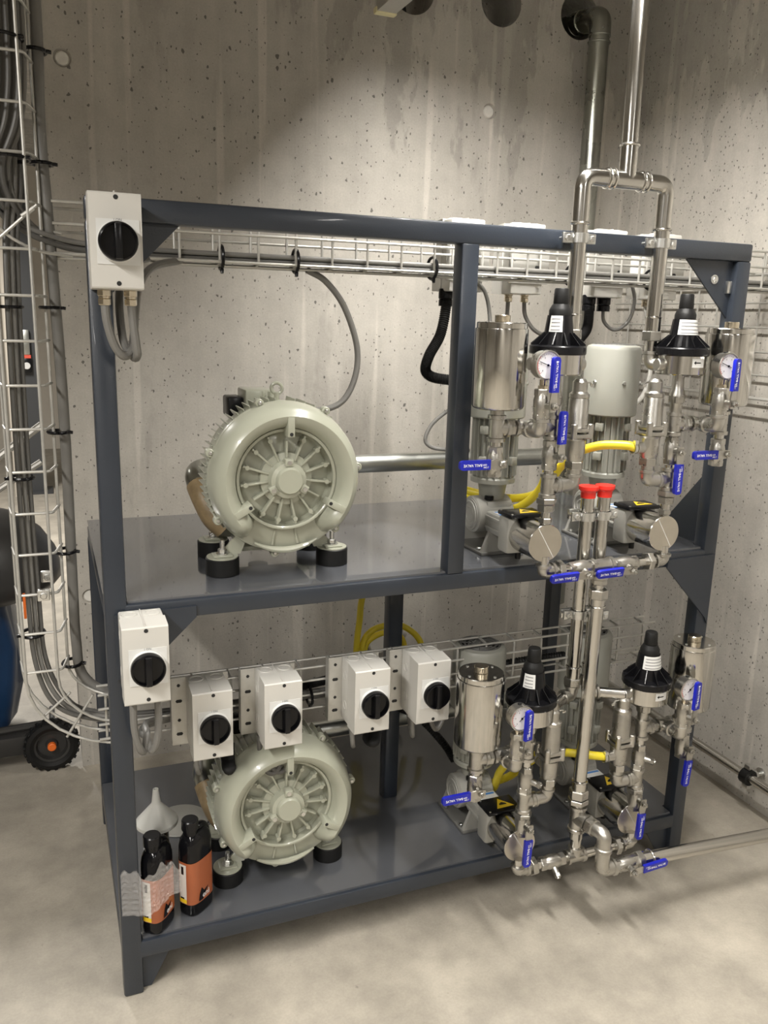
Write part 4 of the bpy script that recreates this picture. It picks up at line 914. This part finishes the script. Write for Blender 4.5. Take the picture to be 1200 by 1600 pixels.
for x, nm in ((.215, 'first'), (.655, 'third'), (.842, 'fourth')):
    cable('switch_cable', [(x, .085, .638), (x, .085, .60), (x + .003, .088, .575), (x + .012, .11, .556), (x + .02, .15, .58), (x + .02, .19, .66)], .0068, 'thin grey cable stub under the %s lower tray switch box' % nm)
for x, nm in ((.39, 'left'), (.475, 'right')):
    s_ = 1 if nm == 'left' else -1
    cable('switch_cable', [(x, .10, .64), (x, .098, .60), (x + .008 * s_, .09, .55), (x + .032 * s_, .085, .528), (x + .056 * s_, .09, .555), (x + .050 * s_, .12, .62), (x + .03 * s_, .17, .67)], .0075, nm + ' grey cable loop under the second lower tray switch box', None, 'cable_dark')
cable('switch_cable', [(.90, .085, .638), (.905, .09, .60), (.93, .10, .568), (.965, .13, .60), (.975, .18, .665)], .0068, 'grey cable loop at the right of the fourth lower tray switch box')
def corr(name, pts, r, label, k=10):
    P = crv(pts, k * 3); rr = [r if i % 2 else r * .84 for i in range(len(P))]
    return one(name, MB().tube(P, rr, 12), 'black_rubber', label, 'hose', 'black corrugated hoses')
corr('corrugated_hose', [(.30, .09, .636), (.30, .09, .60), (.305, .10, .56), (.33, .17, .52), (.36, .30, .50)], .019, 'black corrugated hose under the first lower tray switch box')
corr('corrugated_hose', [(.725, .09, .636), (.725, .09, .60), (.73, .11, .56), (.75, .2, .52), (.80, .32, .46)], .019, 'black corrugated hose under the third lower tray switch box')
corr('corrugated_hose', [(.50, .215, .715), (.56, .215, .716), (.62, .22, .72)], .014, 'short black corrugated hose lying in the lower tray')
corr('corrugated_hose', [(1.05, .215, .685), (1.2, .217, .690), (1.35, .215, .694), (1.5, .217, .690)], .014, 'long black corrugated hose in the lower tray behind the regulators')
corr('corrugated_hose', [(.93, .40, .50), (1.0, .38, .46), (1.07, .33, .38), (1.10, .30, .325)], .014, 'black corrugated hose sagging to the lower left pump motor')
corr('corrugated_hose', [(1.072, .46, 1.856), (1.070, .45, 1.81), (1.045, .43, 1.72), (1.0, .41, 1.655), (.985, .40, 1.61), (1.005, .38, 1.59), (1.06, .33, 1.585), (1.10, .28, 1.59)], .017, 'black corrugated hose beside the centre post from the upper switch box')
corr('corrugated_hose', [(1.60, .46, 1.856), (1.598, .45, 1.80), (1.58, .43, 1.745), (1.53, .40, 1.71), (1.48, .36, 1.69)], .017, 'black corrugated hose right of the left regulator')
for x, y, z, nm in ((1.072, .46, 1.856, 'beside the centre post'), (1.60, .46, 1.856, 'right of the left drop pipe'), (1.66, .46, 1.856, 'small, right of the left drop pipe')):
    t = thing('hose_connector', 'black screw connector under the upper tray switch box, ' + nm, 'connector', (x, y, z), 'black hose connectors')
    MB().lathe([(0, 0), (.021, 0), (.023, -.004), (.023, -.028), (.020, -.032), (.022, -.034), (.022, -.052), (0, -.052)], (x, y, z), (0, 0, 1), 20).build('body', 'black_plastic', t)
gland(1.293, .46, 1.856, 'left brass gland under the switch box right of the centre post'); gland(1.352, .46, 1.856, 'right brass gland under the switch box right of the centre post')
gland(1.832, .46, 1.856, 'left brass gland under the switch box nearest the right post'); gland(1.885, .46, 1.856, 'right brass gland under the switch box nearest the right post')
UCG = 'grey cables of the upper switch boxes'
cable('grey_cable', [(1.293, .46, 1.83), (1.293, .46, 1.72), (1.28, .44, 1.62)], .0068, 'grey cable straight down behind the left damper', UCG)
cable('grey_cable', [(1.352, .46, 1.83), (1.358, .455, 1.78), (1.39, .44, 1.735), (1.45, .43, 1.72), (1.52, .45, 1.75), (1.55, .45, 1.80)], .0068, 'grey cable sagging between left damper and regulator', UCG)
cable('grey_cable', [(1.14, .40, 1.882), (1.175, .40, 1.85), (1.195, .40, 1.79), (1.19, .38, 1.72), (1.16, .33, 1.70), (1.12, .30, 1.71)], .0062, 'grey cable curving down right of the centre post', UCG)
cable('grey_cable', [(1.66, .46, 1.81), (1.665, .455, 1.77), (1.70, .44, 1.745), (1.745, .43, 1.775), (1.755, .42, 1.84), (1.72, .40, 1.90)], .0062, 'grey cable loop beside the right drop pipe', UCG)
cable('grey_cable', [(1.832, .46, 1.83), (1.83, .42, 1.72), (1.80, .36, 1.62), (1.72, .29, 1.535), (1.60, .24, 1.48), (1.545, .22, 1.455)], .0075, 'pale grey cable drooping to the right-hand upper motor', UCG, 'tray_zinc')
cable('grey_cable', [(1.885, .46, 1.83), (1.88, .455, 1.77), (1.90, .44, 1.70), (1.94, .42, 1.67)], .0068, 'grey cable behind the right regulator', UCG)
cable('grey_cable', [(.585, .33, 1.885), (.64, .335, 1.858), (.70, .345, 1.79), (.742, .35, 1.68), (.735, .345, 1.59), (.69, .34, 1.52), (.60, .33, 1.50), (.47, .32, 1.51)], .0088, 'grey cable arching from the upper tray down to the upper blower')
cable('grey_cable', [(1.12, .30, 1.53), (1.06, .35, 1.50), (1.00, .36, 1.455), (.975, .36, 1.41), (.985, .355, 1.385), (1.02, .34, 1.375), (1.08, .27, 1.38)], .0062, 'short grey cable bulging left of the centre post to a motor')

# ================================================================ YELLOW HOSES
HG = 'yellow drain hoses'
def hose(pts, label, r=.0125): return one('yellow_hose', MB().tube(crv(pts, 8), r, 14), 'yellow_hose', label, 'hose', HG)
zo = A2['z_t1'] + .030 + .062
for A, sx, S, lev in ((A1, 1, SU, 'upper'), (A2, -1, SU, 'upper'), (A3, 1, SL, 'lower'), (A4, -1, SL, 'lower')):
    x = A['rx']; z = A['z_t1'] + .092; d = V((0, 1, 0)) if sx > 0 else V((-1, 0, 0))
    t = thing('hose_tail', 'steel hose nipple with clip on the %s relief valve of the %s shelf' % ('left-hand' if sx > 0 else 'right-hand', lev), 'fitting', V((x, CY, z)) + d * .03, 'hose nipples')
    MB().cyl(V((x, CY, z)) + d * .02, V((x, CY, z)) + d * .045, .0155, 16).build('nipple', 'cast_steel', t)
    MB().lathe([(.0135, 0), (.016, 0), (.016, .009), (.0135, .009)], V((x, CY, z)) + d * .048, d, 20).bx(x + d.x * .052 - .005, x + d.x * .052 + .005, CY + d.y * .052 - .012, CY + d.y * .052 - .002, z + .012, z + .022).build('hose_clip', 'zinc', t)
hose([(A2['rx'] - .045, CY, zo), (1.385, -.075, zo + .006), (1.33, -.03, zo + .000), (1.285, .02, zo - .03), (1.262, .06, zo - .08), (1.262, .10, zo - .13), (1.235, .15, zo - .175), (1.19, .22, zo - .195), (1.13, .28, zo - .19), (1.08, .33, zo - .18), (1.085, .40, zo - .19), (1.16, .50, zo - .26), (1.27, .62, SU + .015), (1.38, .78, SU + .013)], 'yellow hose from the right-hand upper relief valve, dropping behind the left pump')
hose([(A1['rx'], CY + .045, zo), (1.215, .02, zo - .01), (1.235, .07, zo - .07), (1.235, .11, zo - .15), (1.20, .17, zo - .215), (1.15, .25, zo - .235), (1.10, .31, zo - .225), (1.075, .37, zo - .22), (1.12, .46, zo - .26), (1.22, .58, SU + .015), (1.33, .78, SU + .013)], 'yellow hose from the left-hand upper relief valve, curling behind the pumps')
zl = A4['z_t1'] + .092
hose([(A4['rx'] - .045, CY, zl), (1.36, -.075, zl + .006), (1.30, -.03, zl + .002), (1.262, .03, zl - .03), (1.25, .10, zl - .10), (1.25, .20, zl - .20), (1.25, .35, SL + .012)], 'yellow hose from the right-hand lower relief valve')
hose([(A3['rx'], CY + .045, zl), (1.20, .01, zl - .005), (1.18, .06, zl - .04), (1.17, .12, zl - .12), (1.20, .20, SL + .10), (1.24, .30, SL + .04)], 'yellow hose from the left-hand lower relief valve')
hose([(1.45, .74, SU + .013), (1.40, .84, SU + .013), (1.33, .90, 1.06), (1.15, .93, .92), (1.01, .93, .74), (.985, .93, .60), (.975, .93, .48), (.98, .94, .33)], 'yellow hose hanging below the upper shelf at the back wall')
hose([(.995, .93, .36), (1.0, .93, .50), (1.03, .93, .555), (1.09, .93, .575), (1.17, .93, .565), (1.25, .93, .49), (1.27, .93, .36)], 'outer yellow hose loop behind the lower tray')
hose([(1.01, .955, .36), (1.02, .955, .48), (1.05, .955, .52), (1.11, .955, .535), (1.18, .955, .50), (1.21, .955, .36)], 'inner yellow hose loop behind the lower tray')
t = thing('hose_hook', 'white round hook on the wall behind the yellow hose loops', 'hook', (1.18, 1.23, .38))
MB().cyl((1.18, 1.249, .38), (1.18, 1.20, .38), .045, 24, bev=.006).build('boss', 'white_plastic', t)
MB().tube(crv([(1.29, 1.25, .39), (1.29, 1.20, .40), (1.29, 1.17, .43), (1.29, 1.18, .46)], 5), .008, 10).build('hook_arm', 'white_plastic', t)

# ================================================================ OIL BOTTLES, FUNNEL, DISC
def sup(hx, hy, z, n=28, p=3.2):
    out = []
    for k in range(n):
        th = 2 * PI * k / n; c, s_ = math.cos(th), math.sin(th)
        out.append(V((hx * math.copysign(abs(c) ** (2 / p), c), hy * math.copysign(abs(s_) ** (2 / p), s_), z)))
    return out
def loft(secs, capb=True, capt=True):
    n = len(secs[0]); vs = [q for s_ in secs for q in s_]; fs = []
    for i in range(len(secs) - 1):
        for k in range(n): fs.append((i * n + k, i * n + (k + 1) % n, (i + 1) * n + (k + 1) % n, (i + 1) * n + k))
    if capb: fs.append(tuple(reversed(range(n))))
    if capt: fs.append(tuple(range((len(secs) - 1) * n, len(secs) * n)))
    return MB().add(vs, fs)
T_ENI = text_mesh('eni', .024)
def make_bottle(label):
    t = thing('oil_bottle', label, 'bottle', (0, 0, 0), 'black oil bottles')
    hx, hy = .031, .047
    secs = [(.90, 0), (.98, .004), (1, .012), (1, .19), (.985, .206), (.90, .224), (.70, .238), (.5, .242)]
    b = loft([sup(hx * s_, hy * s_, z) for s_, z in secs]).build('body', 'black_gloss', t, ang=60)
    MB().cyl((0, -.018, .238), (0, -.018, .252), .019, 24).build('neck', 'black_gloss', t)
    MB().lathe([(0, 0), (.0225, 0), (.023, .002), (.0225, .026), (.020, .029), (0, .029)], (0, -.018, .252), (0, 0, 1), 24).build('cap', 'black_plastic', t)
    MB().tube(crv([(0, .002, .232), (0, .018, .238), (0, .032, .232), (0, .040, .215), (0, .040, .18)], 6), .014, 12).build('carry_handle', 'black_gloss', t)
    # label wrapped round the front and both sides
    def wrap(k0, k1, z0, z1, name, m, off):
        n = 56; f = lambda z: [q for q in sup(hx + off, hy + off, z, n)]
        A, B = f(z0), f(z1); idx = [k % n for k in range(k0, k1 + 1)]; vs = [A[k] for k in idx] + [B[k] for k in idx]; L_ = len(idx)
        return MB().add(vs, [(i, i + 1, L_ + i + 1, L_ + i) for i in range(L_ - 1)]).build(name, m, t, ang=60)
    lb = wrap(24, 62, .038, .165, 'label', 'orange_label', .0008)
    q = wrap(39, 43, .040, .158, 'label_strip', 'strip_grey', .0013); wrap(39, 43, .041, .053, 'label_badge', 'yellow_sign', .0017); wrap(40, 42, .053, .058, 'badge_mark', 'black_plastic', .0017)
    wrap(41, 42, .128, .152, 'strip_print', 'black_plastic', .0017)
    for z in (.085, .105, .125): wrap(32, 36, z, z + .001, 'label_line', 'strip_grey', .0014)
    put_text(T_ENI, 'white_print', lb, (.0324, -.012, .054), (0, 1, 0), (0, 0, 1))
    MB().prism([(-.026, .044), (-.010, .042), (.012, .072), (-.004, .066), (-.014, .080), (-.022, .064)], (.0320, 0, 0), (0, 1, 0), (0, 0, 1), (1, 0, 0), .0006).build('label_emblem', 'black_plastic', lb)
    return t
bo = make_bottle('black oil bottle with orange label, wrapped in torn clear film, beside the left post')
bo.location = (.100, .050, SL); bo.rotation_euler = (0, 0, R(-38))
b2 = clone(bo, 'black oil bottle with orange label standing right of the film wrapped one', (.206, .085, SL), (0, 0, R(-50)))
b3 = clone(bo, 'black oil bottle under the white funnel', (.115, .185, SL), (0, 0, R(-10))); b3.scale = (1.1, 1.1, .84)
t = thing('funnel', 'translucent white funnel upside down on the rear oil bottle', 'funnel', (.118, .185, .385))
MB().lathe([(.054, 0), (.057, 0), (.058, .004), (.057, .010), (.055, .012), (.0145, .060), (.012, .066), (.0075, .105), (.0060, .105), (.010, .064), (.013, .058), (.053, .010), (.054, 0)], (.118, .185, .378), (0.0, 0.0, 1), 40).build('cone', 'funnel_plastic', t)
t = thing('round_plate', 'pale round disc lying on the lower shelf behind the bottles', 'plate', (.225, .50, SL))
MB().cyl((.225, .50, SL + .001), (.225, .50, SL + .006), .088, 48, bev=.001).build('disc', 'pump_grey', t)
# torn film between post and front bottle
mb = MB(); n, m_ = 44, 22; vs = []
for i in range(n):
    u_ = i / (n - 1); x = .004 + .150 * u_; y0 = -.008 - .012 * math.sin(PI * min(1, u_ * 1.2)) + .03 * max(0, u_ - .72)
    for j in range(m_):
        v_ = j / (m_ - 1); hh = .245 + (.130 + .014 * math.sin(11 * u_) + .008 * math.sin(31 * u_)) * v_ + .035 * u_ * (1 - v_) + .010 * math.sin(8 * u_ + 1) * (1 - v_)
        f_ = v_ - .35 * u_; vs.append((x, y0 - .0035 * abs(math.sin(26 * f_ + 3 * math.sin(5 * u_))) - .0025 * abs(math.sin(41 * f_ - 4 * u_)) + random.uniform(-.0012, .0012), hh))
mb.add(vs, [(i * m_ + j, (i + 1) * m_ + j, (i + 1) * m_ + j + 1, i * m_ + j + 1) for i in range(n - 1) for j in range(m_ - 1)])
o = one('clear_film', mb, 'film', 'crumpled clear plastic film stretched from the left post round the front oil bottle', 'film')
md = o.modifiers.new('s', 'SOLIDIFY'); md.thickness = .0006

# ================================================================ WALL PIPE, DUCT, CART
t = thing('wall_pipe', 'thin polished pipe running low along the right-hand concrete wall', 'pipe', (2.22, .3, .15))
MB().cyl((2.222, -1.2, .152), (2.222, 1.24, .152), .0165, 20).build('tube', 'pipe_steel', t)
t = thing('wall_clamp', 'black lined pipe clamp with steel stud on the right-hand wall pipe', 'clamp', (2.222, .115, .152))
MB().lathe([(.017, -.016), (.030, -.016), (.030, .016), (.017, .016)], (2.222, .115, .152), (0, 1, 0), 24).build('rubber_band', 'black_rubber', t)
MB().bx(2.212, 2.232, .102, .128, .182, .200, .003).bx(2.212, 2.232, .102, .128, .104, .122, .003).build('ear', 'zinc', t)
MB().cyl((2.25, .115, .152), (2.288, .115, .152), .008, 12).hexn((2.255, .115, .152), (2.268, .115, .152), .014).build('stud', 'zinc', t)
MB().cyl((2.283, .115, .152), (2.29, .115, .152), .022, 20).build('wall_washer', 'zinc', t)
t = thing('vent_duct', 'dark vertical steel duct rising to an elbow at the right-hand wall hole', 'duct', (2.04, 1.16, 2.2))
MB().tube([(2.045, 1.165, .5), (2.045, 1.165, 2.90)], .040, 28).build('tube', 'duct_steel', t)
MB().tube(rnd([(2.045, 1.165, 2.88), (2.045, 1.165, 2.955), (2.01, 1.40, 2.965)], .05, 10), .043, 28).build('elbow', 'duct_steel', t)
for z in (2.885, 2.86): MB().torus((2.045, 1.165, z), (0, 0, 1), .042, .004, 32, 8).build('bead', 'duct_steel', t)
for yv in (1.26, 1.30): MB().torus((2.028, yv, 2.961), (0.1, 1, 0), .043, .005, 32, 8).build('bead', 'duct_steel', t)

ct = thing('hand_cart', 'cart with blue fabric body, black domed lid and small tyre, behind the left tray', 'cart', (-.45, 1.55, 0))
secs = []
for z, s_ in ((.10, .82), (.16, .95), (.30, 1.02), (.46, 1.0), (.62, .94), (.74, .97), (.80, 1.0)):
    r_ = []
    for q in sup(.34, .30, z, 56, 4):
        a_ = math.atan2(q.y, q.x); f = 1 + .02 * math.sin(9 * a_ + 14 * z) + .015 * math.sin(23 * a_ - 9 * z)
        r_.append(V((-.60 + q.x * s_ * f, 1.62 + q.y * s_ * f, z)))
    secs.append(r_)
loft(secs).build('fabric_body', 'blue_tarp', ct, ang=80)
def ov(cx, cy, cz, rx, ry, rz, prof, n=40):
    return loft([[V((cx + rx * r_ * math.cos(2 * PI * k / n), cy + ry * r_ * math.sin(2 * PI * k / n), cz + rz * h)) for k in range(n)] for r_, h in prof])
ov(-.50, 1.62, .70, .42, .36, .30, [(.93, -.12), (1, 0), (1, .12), (.96, .35), (.84, .62), (.62, .84), (.34, .96), (.05, 1)]).build('lid', 'lid_black', ct, ang=70)
MB().tube(rnd([(-.12, 1.35, .16), (-.70, 1.30, .16), (-.72, 1.30, .10)], .03), .016, 10).build('frame_bar', 'lid_black', ct)
MB().bx(-.75, -.22, 1.28, 1.34, .07, .15, .01).build('frame', 'lid_black', ct)
MB().tube([(-.155, 1.30, .103), (-.155, 1.60, .103)], .012, 10).build('axle', 'lid_black', ct)
MB().tube([(-.42, 1.36, 1.12), (-.12, 1.40, 1.34)], .014, 10).tube([(-.42, 1.36, 1.02), (-.13, 1.40, 1.20)], .012, 10).build('push_handle', 'tray_zinc', ct)
wh = MB().lathe([(.066, -.020), (.080, -.026), (.094, -.023), (.100, -.014), (.101, 0), (.100, .014), (.094, .023), (.080, .026), (.066, .020)], (-.158, 1.275, .102), (0, 1, 0), 40).build('tyre', 'black_rubber', ct)
for k in range(22):
    th = 2 * PI * k / 22
    for s_ in (-1, 1): MB().box((-.158 + .0995 * math.cos(th + s_ * .07), 1.275 + s_ * .012, .102 + .0995 * math.sin(th + s_ * .07)), (.008, .020, .012), .001, Matrix.Rotation(-th, 3, 'Y') @ Matrix.Rotation(s_ * .5, 3, 'X')).build('tread_block', 'black_rubber', wh)
ri = MB().lathe([(0, -.006), (.020, -.006), (.024, .004), (.052, .004), (.058, -.014), (.067, -.016), (.067, .016), (0, .016)], (-.158, 1.275, .102), (0, 1, 0), 36).build('rim', 'lid_black', ct)
MB().cyl((-.158, 1.268, .102), (-.158, 1.246, .102), .016, 14, bev=.003).build('hub_cap', 'orange_plastic', ri)
MB().bx(-.225, -.215, 1.30, 1.31, .62, .72, .002).build('orange_strap', 'orange_plastic', ct)
